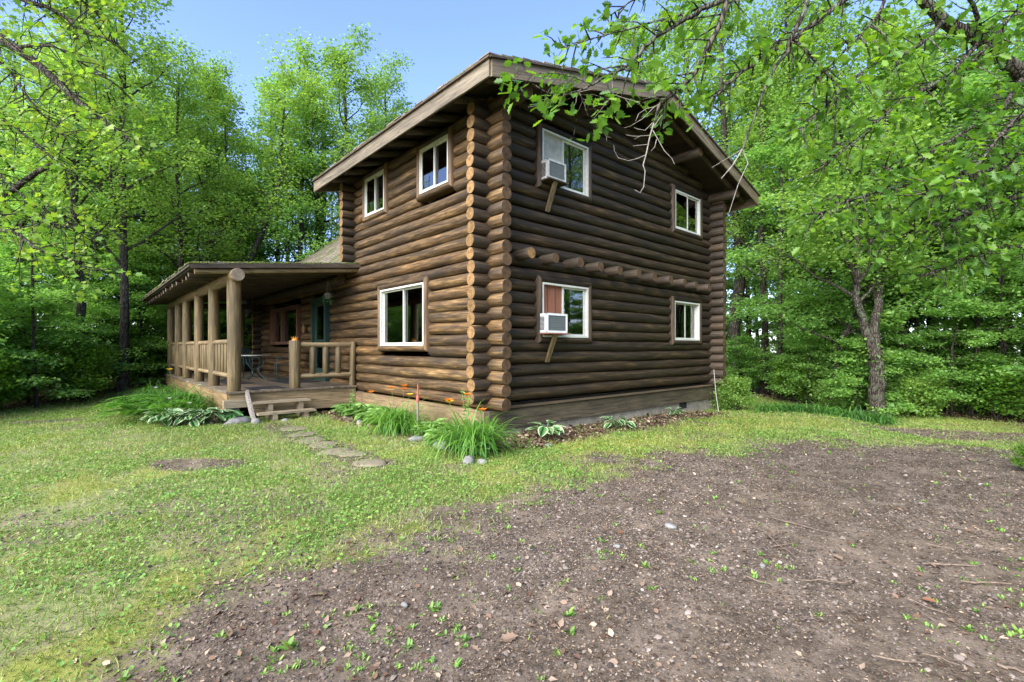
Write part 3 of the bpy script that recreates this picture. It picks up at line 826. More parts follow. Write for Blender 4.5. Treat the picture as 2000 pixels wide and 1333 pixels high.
m = MB(); log(m, (-.58, 14.9, DZ), (-.58, 14.9, 3.2), .12, 0, (None, 0), wob=.008); m.build('post', M['porch_z'], PO)
m = MB(); log(m, (PX, 4.98, 3.165), (PX, PE+.1, 3.165), .135, 0, (1, 1), wob=.006, rj=.03, n=18); m.build('eave_beam', [M['porch_y'], M['end_grey']], PO)
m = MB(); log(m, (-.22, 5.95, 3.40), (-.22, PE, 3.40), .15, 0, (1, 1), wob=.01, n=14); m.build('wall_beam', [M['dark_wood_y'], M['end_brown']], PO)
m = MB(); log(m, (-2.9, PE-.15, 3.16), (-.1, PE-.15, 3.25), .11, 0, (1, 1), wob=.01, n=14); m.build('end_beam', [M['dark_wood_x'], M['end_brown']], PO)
def rail(name, a, b, zs, nb, br, rr=.055, mat=None, axis=1):
    r_ = None
    for z in reversed(zs):
        m = MB(); log(m, (a[0], a[1], z), (b[0], b[1], z), rr, 0, (None, None), wob=.004, rj=.04, n=10)
        q = m.build(name if r_ is None else 'bottom_rail', M['porch_y'] if axis == 1 else M['porch_x'], r_ or PO); r_ = r_ or q
    for j in range(nb):
        t = (j+1)/(nb+1); p = Vector(a).lerp(Vector(b), t); q = MB()
        z0, z1 = zs[0], zs[1]; rr2 = br
        pts = [(p[0], p[1], z0+.01), (p[0], p[1], z0+.06), (p[0], p[1], z1-.07), (p[0], p[1], z1-.01)]
        q.tube(pts, [rr2*.35, rr2, rr2*1.02, rr2*.4], 10, 0, (0, 0)); q.build('baluster', M['porch_z'], r_)
for i in range(5):
    rail('railing', (PX, PY[i]+.1, 0), (PX, PY[i+1]-.1, 0), (.98, 1.74), 5 if i < 4 else 4, .045)
rail('end_railing', (PX+.1, 14.9, 0), (-.68, 14.9, 0), (.98, 1.74), 6, .045, axis=0)
rail('railing', (-1.5, 5.34, 0), (-.24, 5.34, 0), (.93, 1.68), 3, .068, .06, axis=0)
m = MB(); log(m, (-1.60, 5.33, DZ), (-1.60, 5.33, 1.77), .125, 0, (None, 0), wob=.004, n=16); m.build('newel_post', M['porch_z'], PO)
m = MB(); log(m, (-.19, 5.33, DZ-.02), (-.17, 5.33, 1.76), .075, 0, (None, 0), wob=.012, n=12); m.build('newel_post', M['porch_z'], PO)
# steps
m = MB(); m.beam((-2.66, 5.18, .62), (-2.66, 4.55, .02), .05, .16); stp = m.build('steps', M['bark_grey'], PO)
m = MB(); m.box((-2.62, 4.80, .385), (-1.42, 5.12, .425)); m.build('tread', M['tread'], stp)
m = MB(); m.box((-2.60, 4.48, .175), (-1.40, 4.78, .215)); m.build('tread', M['tread'], stp)
for x in (-2.3, -1.65):
    m = MB(); m.box((x, 4.85, .0), (x+.09, 5.1, .385)); m.box((x+.001, 4.5, -.02), (x+.089, 4.85, .175)); m.build('riser_block', M['tread'], stp)
# porch roof
def pz(x): return 3.30+.113*(x+3.68)
PR0, PR1, PXE = 5.17, 15.3, -3.68
m = MB(); xb = .02
v = [(PXE, PR0, pz(PXE)), (xb, PR0, pz(xb)), (xb, PR1, pz(xb)), (PXE, PR1, pz(PXE))]; v += [(a, b, c-.05) for a, b, c in v]
v[0:0] = []
m.add(v, [(3,2,1,0), (4,5,6,7), (0,1,5,4), (1,2,6,5), (2,3,7,6), (3,0,4,7)])
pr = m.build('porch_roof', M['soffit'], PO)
m = MB()
for c_ in range(17):
    y = PR0-.05; s0 = c_*.22-.05
    while y < PR1+.02:
        wd = rng.uniform(.1, .26); j = rng.uniform(-.03, .03); y2 = min(y+wd, PR1+.03); v = []
        for (s_, up) in ((s0+j, .045), (min(s0+.44, xb-PXE), .012)):
            for yy in (y, y2-.008):
                for h in (0, rng.uniform(.018, .03)): v.append((PXE+s_, yy, pz(PXE+s_)+up+h))
        m.add(v, [(0,1,3,2), (4,6,7,5), (0,4,5,1), (2,3,7,6), (1,5,7,3), (0,2,6,4)]); y = y2
m.build('shakes', M['shake'], pr)
m = MB(); 
for i in range(2600):
    if rs.random() < .5: y = rs.uniform(PR0-.03, PR1); x = PXE-.03+abs(rs.gauss(0, .3))
    else: x = rs.uniform(PXE, -.2); y = PR0-.03+abs(rs.gauss(0, .25))
    if y > PR1: continue
    if vnoise(np.array([y]), np.array([x]), 1.7, 18)[0] < .36: continue
    tuft(m, (x, y, pz(x)+.055), rs.uniform(.02, .055), rs)
tag(m.build('moss', M['moss'], pr), kind='stuff')
m = MB(); m.beam((PXE-.02, PR0-.04, pz(PXE)-.02), (xb, PR0-.04, pz(xb)-.02), .03, .09); m.beam((PXE-.03, PR0, pz(PXE)-.0), (PXE-.03, PR1, pz(PXE)-.0), .03, .05); m.build('edge_board', M['dark_wood_x'], pr)
y = PR0+.09; i = 0
while y < PR1-.05:
    m = MB(); log(m, (PXE+.07+rng.uniform(-.03, .03), y, pz(PXE)-.05-.06), (-.02, y, pz(-.02)-.05-.06), .055 if i else .06, 0, (1, None), wob=0, n=9)
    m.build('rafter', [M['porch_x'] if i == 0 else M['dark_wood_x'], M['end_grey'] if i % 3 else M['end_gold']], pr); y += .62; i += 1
# log slice on the wall
m = MB(); m.tube([(-.20, 8.93, 2.2), (-.125, 8.93, 2.2)], [.13, .13], 16, 0, (1, 1)); o = m.build('log_slice', [M['log_y'], M['end_gold']]); tag(o, 'round slice of log hung on the wall between porch door and window', 'wall decoration')

# ------------------------------------------------------------------ air conditioners in the gable windows
def aircon(x0, x1, z0, z1, d, label, mats, holes):
    o = empty('air_conditioner', (x0, 0, z0), label, 'air conditioner')
    W, Hh = x1-x0, z1-z0; case, gri = mats; e = .028
    m = MB()   # casing: open-fronted box with a rim
    for lo, hi in (((0, -d, 0), (W, 0, e)), ((0, -d, Hh-e), (W, 0, Hh)), ((0, -d+.001, e), (.022, 0, Hh-e)), ((W-.022, -d+.001, e), (W, 0, Hh-e))): m.box(lo, hi)
    m.box((0, -d-.004, Hh-e-.008), (W, -d+.03, Hh+.004)); m.box((0, -d-.004, -.004), (W, -d+.03, e+.01))
    m.box((-.004, -d-.003, e), (.03, -d+.03, Hh-e)); m.box((W-.03, -d-.003, e), (W+.004, -d+.03, Hh-e))
    c = m.build('casing', case, o)
    m = MB(); m.box((.026, -d+.02, e), (W-.026, -d+.03, Hh-e))
    n = 26
    for i in range(n):
        x = .03+(W-.06)*i/n; m.box((x, -d+.008, e+.01), (x+.006, -d+.02, Hh-e-.01))
    for i in range(9):
        z = e+(Hh-2*e)*(i+.5)/9; m.box((.03, -d+.005, z), (W-.03, -d+.01, z+.004))
    m.build('grille', gri, o)
    m = MB()   # louvres pressed into the side
    for i in range(11): m.box((-.006, -d+.07, .05+i*(Hh-.1)/11), (-.0, -d+.20, .05+i*(Hh-.1)/11+.012))
    m.build('side_louvre', M['ac_dark'], o)
    m = MB(); m.box((-.02, -d-.05, -.03), (W+.03, .0, -.006)); m.build('shelf', M['panel_red'] if holes else M['dark_wood_x'], o)
    xm = W*.42
    m = MB(); m.beam((xm, -d+.01, -.03), (xm-.01, -.12, -.56), .095, .04, 0, (0, 1, 0)); m.build('brace', M['porch_z'], o)
    return o
aircon(1.13, 1.62, 4.79, 5.15, .34, 'worn grey air conditioner in the upstairs gable window propped on a board', (M['ac_old'], M['ac_grille']), 0)
aircon(1.10, 1.66, 1.89, 2.25, .34, 'clean white air conditioner in the downstairs gable window propped on a board', (M['ac_white'], M['ac_grille']), 1)

# ------------------------------------------------------------------ porch furniture
def chair(loc, rz, label):
    o = empty('patio_chair', loc, label, 'chair', 'dark green metal chairs on the porch', rz)
    m = MB()
    for y in (-.24, .24):   # sled legs
        m.tube([(.24, y, .62), (.26, y, .42), (.24, y, .03), (.16, y, .012), (-.22, y, .012), (-.28, y, .05), (-.20, y, .40)], .013, 6, 0, (0, 0))
        m.tube([(.24, y, .62), (.05, y, .66), (-.20, y, .62)], .014, 6, 0, (0, 0))
    m.tube([(.2, -.24, .42), (.2, .24, .42)], .012, 6, 0); m.build('leg_frame', M['iron'], o)
    m = MB(); N = 9
    for i in range(N): y = -.23+.46*i/(N-1); m.beam((-.2, y, .42), (.25, y, .44), .022, .008)
    for i in range(N): x = -.2+.45*i/(N-1); m.beam((x, -.24, .427), (x, .24, .427), .022, .008)
    m.build('seat', M['iron'], o)
    m = MB(); N = 8
    def bp(y, t): return (-.22-.16*t-.05*(1-(y/.24)**2)*0-.03*math.sin(t*3), y*(1+.04*math.sin(t*PI)), .42+.52*t-.06*(y/.24)**2*t)
    for i in range(N+1):
        y = -.24+.48*i/N
        for k in range(6): m.beam(bp(y, k/6), bp(y, (k+1)/6), .026, .008, 0, (1, 0, 0))
    for k in range(9):
        t = k/8
        for i in range(N): m.beam(bp(-.24+.48*i/N, t), bp(-.24+.48*(i+1)/N, t), .008, .03, 0, (0, 0, 1))
    m.tube([bp(-.25, t/6) for t in range(7)]+[bp(y/10*.24, 1) for y in range(-9, 10)]+[bp(.25, 1-t/6) for t in range(7)], .014, 6, 0)
    m.build('backrest', M['iron'], o)
    return o
chair((-1.35, 10.6, DZ), R_(-80), 'green metal chair with basketwork back behind the porch table')
chair((-.78, 8.75, DZ), R_(170), 'green metal chair right of the porch table, turned side on')
chair((-2.05, 10.1, DZ), R_(-60), 'green metal chair at the railing, left of the porch table')
t = empty('patio_table', (-1.45, 9.35, DZ), 'round patio table with pale stone top and curved iron legs', 'table')
m = MB(); m.tube([(0, 0, .715), (0, 0, .74)], [.44, .44], 32, 0, (0, 0)); m.build('tabletop', M['tabletop'], t)
for i in range(4):
    a = PI/4+i*PI/2; c, s = math.cos(a), math.sin(a); m = MB()
    m.tube([(c*.3, s*.3, .71), (c*.27, s*.27, .5), (c*.10, s*.10, .3), (c*.14, s*.14, .14), (c*.36, s*.36, .02)], .016, 6, 0, (0, 0)); m.build('leg', M['iron'], t)
def flat(name, lo, hi, mat, label, cat):
    m = MB(); m.box(lo, hi); o = m.build(name, mat); tag(o, label, cat); return o
flat('door_mat', (-2.5, 5.45, DZ+.004), (-1.75, 6.15, DZ+.016), M['mat'], 'dark ribbed mat on the deck at the top of the porch steps', 'mat')
flat('door_mat', (-1.35, 7.0, DZ+.004), (-.35, 8.6, DZ+.016), M['mat'], 'dark mat lying on the deck in front of the green door', 'mat')
flat('door_mat', (-2.55, 7.6, DZ+.004), (-1.9, 9.6, DZ+.016), M['mat'], 'long dark runner mat on the deck beside the baluster railing', 'mat')
# ornament on the newel post
o = empty('leaf_ornament', (-1.60, 5.33, 1.775), 'orange leaf shaped ornament on top of the newel post by the steps', 'ornament')
m = MB(); m.tube([(0, 0, 0), (0, 0, .03), (0, 0, .055)], [.075, .065, .03], 12, 0, (0, 0)); m.build('base', M['terracotta'], o)
m = MB()
for i, a in enumerate((-.9, -.35, .2, .75)): m.beam((.0+.05*math.sin(a), 0, .04), (.10*math.sin(a)*1.1, 0, .04+.06*math.cos(a)), .018, .012)
m.build('leaf_tip', M['terracotta'], o)
# hanging plant
o = empty('hanging_plant', (-.42, 6.35, 3.28), 'small trailing plant hanging under the porch roof beside the door', 'hanging plant')
m = MB(); m.tube([(0, 0, -.36), (0, 0, -.22)], [.07, .10], 12, 0, (0, 0)); m.build('pot', M['concrete'], o)
m = MB()
for a in (0, 2.1, 4.2): m.tube([(.09*math.cos(a), .09*math.sin(a), -.22), (0, 0, .12)], .003, 4)
m.build('cord', M['pole'], o)
def blades(rs, n, L, Wd, spread, hmin=.0, segs=5, r0=.06, droop=1.0, up=1.0):
    """arching strap leaves: returns V, F"""
    az = rs.uniform(0, 2*PI, n); ln = L*rs.uniform(.6, 1.1, n); el = rs.uniform(.75, 1.5, n); wd = Wd*rs.uniform(.7, 1.2, n)
    rr = r0*np.sqrt(rs.uniform(0, 1, n)); ra = rs.uniform(0, 2*PI, n)
    bx, by = rr*np.cos(ra), rr*np.sin(ra)
    V = np.zeros((n, (segs+1)*2, 3)); x = np.zeros(n); z = np.full(n, hmin); e = el.copy()
    cu = rs.uniform(.25, .6, n)*droop
    for s in range(segs+1):
        t = s/segs; w_ = wd*(1-t**2.2)*(.6+.4*min(1, t*4))+.001
        px, py = bx+np.cos(az)*x, by+np.sin(az)*x
        V[:, 2*s, 0] = px-np.sin(az)*w_/2; V[:, 2*s, 1] = py+np.cos(az)*w_/2; V[:, 2*s, 2] = z
        V[:, 2*s+1, 0] = px+np.sin(az)*w_/2; V[:, 2*s+1, 1] = py-np.cos(az)*w_/2; V[:, 2*s+1, 2] = z
        st = ln/segs; x = x+np.cos(e)*st; z = z+np.sin(e)*st; e = e-cu*(1+t)
    z_ = np.maximum(V[:, :, 2], .012); V[:, :, 2] = z_
    off = (np.arange(n)*(segs+1)*2)[:, None]
    F = [off+np.array([[2*s, 2*s+1, 2*s+3, 2*s+2]]) for s in range(segs)]
    return V.reshape(-1, 3), F
RS = np.random.RandomState(11)
P = np.array([[.1*math.cos(a)*k, .1*math.sin(a)*k, -.2-abs(math.sin(a*3))*.25*k] for a in np.linspace(0, 6.2, 30) for k in (.6, 1.1)])
link('leaves', scatter('leaves', *LEAF, P, basis(RS, len(P), .3, 1.2), RS.uniform(.05, .10, len(P)), M['hosta']), o)
m = MB(); m.tube([(-2.55, 6.6, 3.38), (-2.56, 6.6, 2.6), (-2.52, 6.62, 2.1), (-2.60, 6.62, 2.02), (-2.64, 6.6, 2.2), (-2.60, 6.6, 2.8), (-2.58, 6.6, 3.38)], .006, 5); o = m.build('cord', M['pole']); tag(o, 'thin pale cord dangling in a loop from the porch roof between posts', 'cord')

# ------------------------------------------------------------------ garden plants
def lily(loc, seed, n, L, label, flowers=(), mat='blade', Wd=.022, r0=.13, sc=1.0, name='daylily', cat='daylily'):
    rs_ = np.random.RandomState(seed); o = empty(name, (*loc, gz1(*loc)), label, cat)
    V, F = blades(rs_, n, L, Wd, 0, r0=r0)
    link('leaves', np_mesh('leaves', V, F, M[mat]), o)
    for (dx, dy, h, c) in flowers:
        m = MB(); m.tube([(dx*.3, dy*.3, 0), (dx*.7, dy*.7, h*.6), (dx, dy, h)], [.006, .004, .003], 5, 0)
        st = m.build('flower_stem', M['blade'], o)
        nn = 6; an = np.arange(nn)*2*PI/nn+rs_.uniform(0, 1)
        d = np.stack([np.cos(an), np.sin(an), np.full(nn, .6)], 1); d /= np.linalg.norm(d, axis=1)[:, None]
        nm = np.stack([-np.cos(an)*.6, -np.sin(an)*.6, np.ones(nn)], 1); nm -= d*(nm*d).sum(1)[:, None]; nm /= np.linalg.norm(nm, axis=1)[:, None]
        B = np.stack([np.cross(d, nm), d, nm], 2)
        s_ = .085 if c != 'petal' else .05
        link('flower', scatter('flower', *LEAF2, np.tile([[dx, dy, h]], (nn, 1)), B, np.full(nn, s_), M[c]), o)
    return o
lily((-.98, 1.45), 1, 420, 1.0, 'large daylily clump with orange flowers behind the pipe stake', ((-.3, .55, .72, 'orange'), (.15, .1, .78, 'orange'), (.28, .32, .82, 'orange'), (.1, -.2, .70, 'yellow'), (.0, .3, .8, 'orange')), r0=.34)
lily((-.98, -.80), 2, 480, 1.05, 'largest daylily clump at the near corner of the house with two orange flowers', ((-.15, .42, .74, 'orange'), (.05, .22, .83, 'orange'), (-.05, .55, .70, 'yellow'), (.1, -.1, .62, 'orange')), r0=.3)
lily((-.72, .2), 3, 120, .6, 'smaller strappy green plant between the two big daylily clumps', (), r0=.16)
lily((-3.6, 6.7), 4, 380, 1.15, 'dark daylily clump beside the porch deck posts', ((-.25, .2, 1.05, 'yellow'),), 'bladed', r0=.4)
lily((-3.85, 5.95), 5, 260, .9, 'pale arching strap-leaved plant with white flowers left of the hosta', ((-.35, 0, .72, 'petal'), (.25, .35, .78, 'petal'), (.45, .2, .72, 'petal'), (-.15, -.3, .5, 'petal'), (.2, -.35, .38, 'petal')), 'blade', .018, r0=.4)
lily((-3.7, 8.7), 6, 300, 1.15, 'dark strappy clump farther along the porch side', (), 'bladed', r0=.4)
lily((-3.7, 10.8), 16, 260, 1.1, 'dark strappy clump near the far posts of the porch', (), 'bladed', r0=.4)
def fronds(loc, seed, n, L, label, mat='bladed', name='fern', cat='fern'):
    rs_ = np.random.RandomState(seed); o = empty(name, (*loc, gz1(*loc)), label, cat); P = []; D = []; Sx = []
    for i in range(n):
        az = rs_.uniform(0, 2*PI); e = rs_.uniform(.8, 1.3); x = rs_.uniform(0, .1); z = 0.02; l_ = L*rs_.uniform(.7, 1.1); K = 16
        for k in range(K):
            x += math.cos(e)*l_/K; z += math.sin(e)*l_/K; e -= .11
            if k < 2: continue
            s = (.13*math.sin(PI*(k+1)/(K+2))+.02)*L
            for sg in (-1, 1):
                P.append((math.cos(az)*x, math.sin(az)*x, max(z, .02))); D.append((-math.sin(az)*sg+.4*math.cos(az), math.cos(az)*sg+.4*math.sin(az), .05)); Sx.append(s*1.5)
    P = np.array(P); D = np.array(D); n_ = len(P); nm = np.tile([[0, 0, 1.]], (n_, 1))+rs_.normal(size=(n_, 3))*.15
    D /= np.linalg.norm(D, axis=1)[:, None]; nm -= D*(nm*D).sum(1)[:, None]; nm /= np.linalg.norm(nm, axis=1)[:, None]
    sc = np.stack([np.array(Sx)*.45, np.array(Sx), np.array(Sx)], 1)
    link('fronds', scatter('fronds', *LEAF, P, np.stack([np.cross(D, nm), D, nm], 2), sc, M[mat]), o); return o
fronds((-4.3, 6.3), 7, 34, 1.0, 'feathery fern at the left end of the porch flower bed', 'blade')
fronds((-4.0, 7.4), 8, 34, 1.15, 'taller feathery fern behind the left porch flower bed', 'bladed')
# hostas: each leaf is a green blade with a cream border
def hosta_t():
    N = 6; inner = []; outer = []
    v = []; 
    ts = [0, .15, .35, .6, .82, 1]
    ws = [.02, .26, .36, .32, .18, 0]
    for t_, w_ in zip(ts, ws): v.append((w_, t_, .16*w_-.22*t_*t_+.0))
    rt = v; lf = [(-a, b, c) for a, b, c in v[1:-1]]
    ri = [(a*.76, .03+b*.93, c-.004) for a, b, c in v]; li = [(-a, b, c) for a, b, c in ri[1:-1]]
    V_ = rt+lf+ri+li+[(0, .03, 0), (0, .35, -.03), (0, .6, -.085), (0, .96, -.21)]
    # indices
    R0 = list(range(6)); L0 = [0]+list(range(6, 10))+[5]; Ri = list(range(10, 16)); Li = [10]+list(range(16, 20))+[15]
    F_ = []; mi_ = []
    for a, b in ((R0, Ri), (L0, Li)):
        for i in range(5):
            q = (a[i], a[i+1], b[i+1], b[i]); F_.append(q); mi_.append(1)
    F_.append(tuple(Ri)+(22, 21)); mi_.append(0); F_.append((10,)+tuple(Li[1:])+(22, 21)); mi_.append(0)
    return V_, F_, mi_
HV, HF, HMI = hosta_t()
def hosta(loc, seed, n, L, label, edge=True, name='hosta', cat='hosta'):
    rs_ = np.random.RandomState(seed); o = empty(name, (*loc, gz1(*loc)), label, cat)
    az = rs_.uniform(0, 2*PI, n); r = L*rs_.uniform(.15, .8, n); h = L*(1.0-.5*(r/L))*rs_.uniform(.6, 1.1, n)
    P = np.stack([np.cos(az)*r, np.sin(az)*r, h], 1)
    D = np.stack([np.cos(az), np.sin(az), rs_.uniform(-.5, .4, n)], 1); D /= np.linalg.norm(D, axis=1)[:, None]
    nm = np.tile([[0, 0, 1.]], (n, 1))+rs_.normal(size=(n, 3))*.2; nm -= D*(nm*D).sum(1)[:, None]; nm /= np.linalg.norm(nm, axis=1)[:, None]
    B = np.stack([np.cross(D, nm), D, nm], 2)
    link('leaves', scatter('leaves', HV, HF, P, B, L*rs_.uniform(.55, .85, n), [M['hosta'], M['hosta_edge'] if edge else M['hosta']], HMI), o)
    m = MB()
    for p in P: m.tube([(0, 0, 0), (p[0]*.5, p[1]*.5, p[2]*.7), tuple(p)], .006, 4)
    m.build('stem', M['hosta'], o); return o
hosta((.60, -.80), 21, 22, .30, 'cream edged hosta under the lower air conditioner window')
hosta((2.72, -.72), 22, 20, .27, 'cream edged hosta against the middle of the gable foundation')
hosta((5.35, -.55), 23, 16, .22, 'small cream edged hosta near the far end of the gable wall')
hosta((-3.45, 5.05), 24, 46, .36, 'large cream edged hosta with drooping leaves left of the porch steps')
hosta((-4.1, 5.35), 27, 40, .34, 'second cream edged hosta at the outer end of the porch bed')
hosta((-3.75, 5.05), 28, 34, .30, 'cream edged hosta between the two larger ones in the porch bed')
hosta((-2.98, 4.95), 25, 50, .24, 'bright green leafy plant right beside the lower porch step post', False, 'leafy_plant', 'plant')
hosta((-1.15, -1.02), 26, 14, .22, 'dark broad leaved plant at the foot of the corner daylily', False, 'leafy_plant', 'plant')
for i, (x, y, r, lb) in enumerate(((-.65, 4.35, .30, 'low pale green plant next to the deck corner by the side wall'), (-.62, 3.75, .30, 'low pale green plant second from the deck along the side wall'), (-.65, 3.15, .32, 'low pale green plant under the side window left half'),
        (-.7, 2.55, .34, 'low pale green plant just left of the large daylily by the pipe'), (-.78, .62, .28, 'low leafy plant at the foot of the pipe stake'), (-.95, .0, .26, 'low leafy plant beside the pale edging stone'))):
    o = hosta((x, y), 30+i, 90, r, lb, False, 'ground_cover_plant', 'plant')
    for ch in o.children:
        if ch.name.startswith('leaves'): ch.data.materials[0] = M['cover']; ch.data.materials[1] = M['cover']
def sprigs(loc, h, seed, label):
    rs_ = np.random.RandomState(seed); o = empty('leafy_weed', (*loc, gz1(*loc)), label, 'weed'); m = MB(); P = []; D = []
    for k in range(3):
        a = rs_.uniform(0, 6.28); hh = h*rs_.uniform(.7, 1.05); m.tube([(0, 0, 0), (.03*math.cos(a), .03*math.sin(a), hh*.5), (.08*math.cos(a), .08*math.sin(a), hh)], .004, 4)
        for j in range(16):
            t_ = .25+.75*j/16; b = j*2.4; P.append((.08*math.cos(a)*t_**2, .08*math.sin(a)*t_**2, hh*t_)); D.append((math.cos(b), math.sin(b), .3))
    m.build('stem', M['cover'], o); P = np.array(P)
    link('leaves', scatter('leaves', *LEAF, P, basis(rs_, len(P), .3, .1, np.array(D)*2), np.stack([np.full(len(P), .04), np.full(len(P), .09), np.full(len(P), .09)], 1), M['cover']), o)
sprigs((-.45, 4.75), .62, 41, 'tall thin weed by the side wall next to the deck corner')
sprigs((-.55, -.05), .85, 42, 'tall thin weed standing between the pipe stake and house corner')
# edging stones
def stone(loc, sx, sy, sz, seed, label, mat='stone', name='stone', group=None):
    rs_ = random.Random(seed); m = MB(); n = 9; V_ = []
    for i, (e, rr) in enumerate(((-.4, .75), (0, 1), (.35, .93), (.7, .62))):
        for j in range(n):
            a = 2*PI*j/n; k = rr*rs_.uniform(.82, 1.1); V_.append((sx*k*math.cos(a), sy*k*math.sin(a), sz*e*rs_.uniform(.85, 1.1)))
    V_.append((0, 0, sz*.82)); F_ = [(i*n+j, i*n+(j+1) % n, (i+1)*n+(j+1) % n, (i+1)*n+j) for i in range(3) for j in range(n)]+[(3*n+j, 3*n+(j+1) % n, 4*n) for j in range(n)]
    m.add(V_, F_, 0, True); o = m.build(name, M[mat]); o.location = (*loc, gz1(*loc)); o.rotation_euler.z = rs_.uniform(0, 6)
    tag(o, label, 'stone', group); return o
stone((-1.05, .62), .26, .15, .10, 1, 'flat grey stone edging the bed below the pipe stake')
stone((-1.10, -.12), .15, .12, .13, 2, 'rounded dark stone left of the pale one at the bed edge')
stone((-1.16, -.30), .11, .10, .16, 3, 'pale upright white stone at the daylily bed edge')
stone((-1.42, -1.28), .11, .09, .12, 4, 'pale round stone at the foot of the corner daylily')
stone((-1.30, -1.42), .09, .07, .07, 5, 'small pinkish stone just right of the pale round one')
stone((-2.92, 4.72), .30, .19, .16, 6, 'large dark mossy stone beside the porch steps')
stone((-2.66, 4.42), .10, .10, .14, 7, 'pale broken stone right at the foot of the steps')
stone((-2.1, 4.35), .10, .08, .08, 8, 'small brown stone under the lowest porch step')
stone((-1.0, 3.1), .12, .08, .09, 9, 'pale bluish stone edging the low plants by the side wall')
stone((-1.0, 3.75), .11, .08, .07, 10, 'pale stone edging the bed nearer the deck')
stone((.2, -1.25), .09, .07, .05, 11, 'small flat grey stone in the leaf litter by the gable')
# pavers of the path
pl = [(575, 840, .26, .2), (592, 851, .28, .2), (608, 862, .30, .2), (632, 871, .28, .19), (655, 885, .27, .2), (688, 890, .24, .18), (722, 908, .27, .19)]
for i, (px, py, sx, sy) in enumerate(pl):
    p = onz(px, py); o = stone((p.x, p.y), sx*1.15, sy*1.3, .024, 50+i, 'flat worn stepping stone set in the grass of the path to the porch steps', 'paver', 'stepping_stone', 'stepping stones of the path')
# pipe stake, pole, small lamp
o = empty('pipe_stake', (-.86, 1.0, gz1(-.86, 1.0)), 'upright rusty pipe with a faded red cap among the daylilies', 'pipe')
m = MB(); m.tube([(0, 0, -.1), (0, 0, .62)], .019, 10, 0, (0, 0)); m.build('pipe', M['pipe'], o)
m = MB(); m.tube([(0, 0, .60), (0, 0, .63), (0, 0, .70), (0, 0, .72)], [.03, .034, .03, .02], 10, 0, (0, 0)); m.tube([(0, 0, .72), (.005, 0, .86), (.0, 0, .93)], [.016, .014, .008], 8, 0, (0, 0)); m.beam((-.01, 0, .80), (.035, 0, .87), .014, .02); m.build('cap', M['redpaint'], o)
m = MB(); m.tube([(7.15, -.78, -.2), (7.22, -.66, .35), (7.30, -.56, 1.02)], [.011, .010, .009], 8, 0, (0, 0)); o = m.build('wooden_stake', M['pole']); tag(o, 'thin pale stake leaning at the far corner of the gable wall', 'stake')
p = at(1740, 822, 13.9); o = empty('path_marker', (p.x, p.y, gz1(p.x, p.y)), 'small blue topped marker on a thin stake right of the big oak', 'marker')
m = MB(); m.tube([(0, 0, 0), (0, 0, .36)], .008, 6, 0, (0, 0)); m.build('stake', M['pole'], o)
m = MB(); m.tube([(0, 0, .34), (0, 0, .36), (0, 0, .42), (0, 0, .44)], [.03, .05, .05, .03], 10, 0, (0, 0)); m.build('cap', M['bluecap'], o)
# fallen sticks
sl_ = [((-.59, -4.88), (-.60, -5.36), 'forked stick lying across the far gravel'), ((-.94, -4.91), (-1.39, -5.33), 'long thin bent twig on the gravel, nearest the tyre track'), ((-1.29, -5.14), (-1.02, -5.24), 'short stick crossing the bent twig'),
       ((-1.96, -5.20), (-1.97, -5.40), 'short twig left of the greenish stick'), ((-1.74, -5.46), (-1.51, -5.72), 'greenish stick lying flat in the middle of the gravel'), ((-.77, -5.99), (-.50, -6.23), 'thick straight brown stick at the right side of the gravel'),
       ((-.92, -6.21), (-.70, -6.43), 'mossy stick at the weedy right edge'), ((-2.36, -6.0), (-2.24, -6.20), 'dark twig among green weeds near the bottom right'), ((-2.14, -6.18), (-2.12, -6.30), 'pale broken stick beside the dark twig'),
       ((-4.22, -3.84), (-4.08, -3.92), 'small curved twig on the near left gravel'), ((-3.84, -3.36), (-3.66, -3.40), 'thin dark twig by the grass edge'), ((-.24, -5.93), (-.20, -6.11), 'stick lying among dry leaves at the far right'),
       ((-1.98, -6.44), (-1.95, -6.54), 'stub of stick in the bottom right corner'), ((-1.50, -6.0), (-1.55, -6.2), 'thin pale twig near the curled dead leaf')]
for i, (a, b, lb) in enumerate(sl_):
    rr = random.Random(i); m = MB(); n = 5; pts = []
    for k in range(n+1):
        t_ = k/n; x = a[0]+(b[0]-a[0])*t_+rr.uniform(-.012, .012); y = a[1]+(b[1]-a[1])*t_+rr.uniform(-.012, .012); pts.append((x, y, gz1(x, y)+.018+.008*rr.random()))
    r_ = .0075 if 'thick' in lb or 'mossy' in lb or 'stub' in lb else .0045
    m.tube(pts, [r_, r_*1.1, r_, r_*.9, r_*.8, r_*.6], 6, 0, (0, 0)); o = m.build('stick', M['stick']); tag(o, lb, 'stick')

# ------------------------------------------------------------------ ground cover (nobody could count it)
def viewpts(rs_, n, zmin, zmax, pw=1.0, amax=64):
    a = np.radians(rs_.uniform(-amax, amax, n)); u = rs_.uniform(0, 1, n)**pw; r = zmin+(zmax-zmin)*u
    X = np.tan(a)*r; x = CAM[0]+r*FW[0]+X*RT[0]; y = CAM[1]+r*FW[1]+X*RT[1]
    ok = ~((x > -.12) & (x < XL+.1) & (y > -.12) & (y < YW)) & ~((x > -3.0) & (x < 0) & (y > 5.2) & (y < 15))
    return x[ok], y[ok], r[ok]
def ground_z(x, y): return gz(x, y)+(fbm(x, y, 1.3, 5)-.5)*.05+(fbm(x, y, 9, 6)-.5)*.018
rs_ = np.random.RandomState(5)
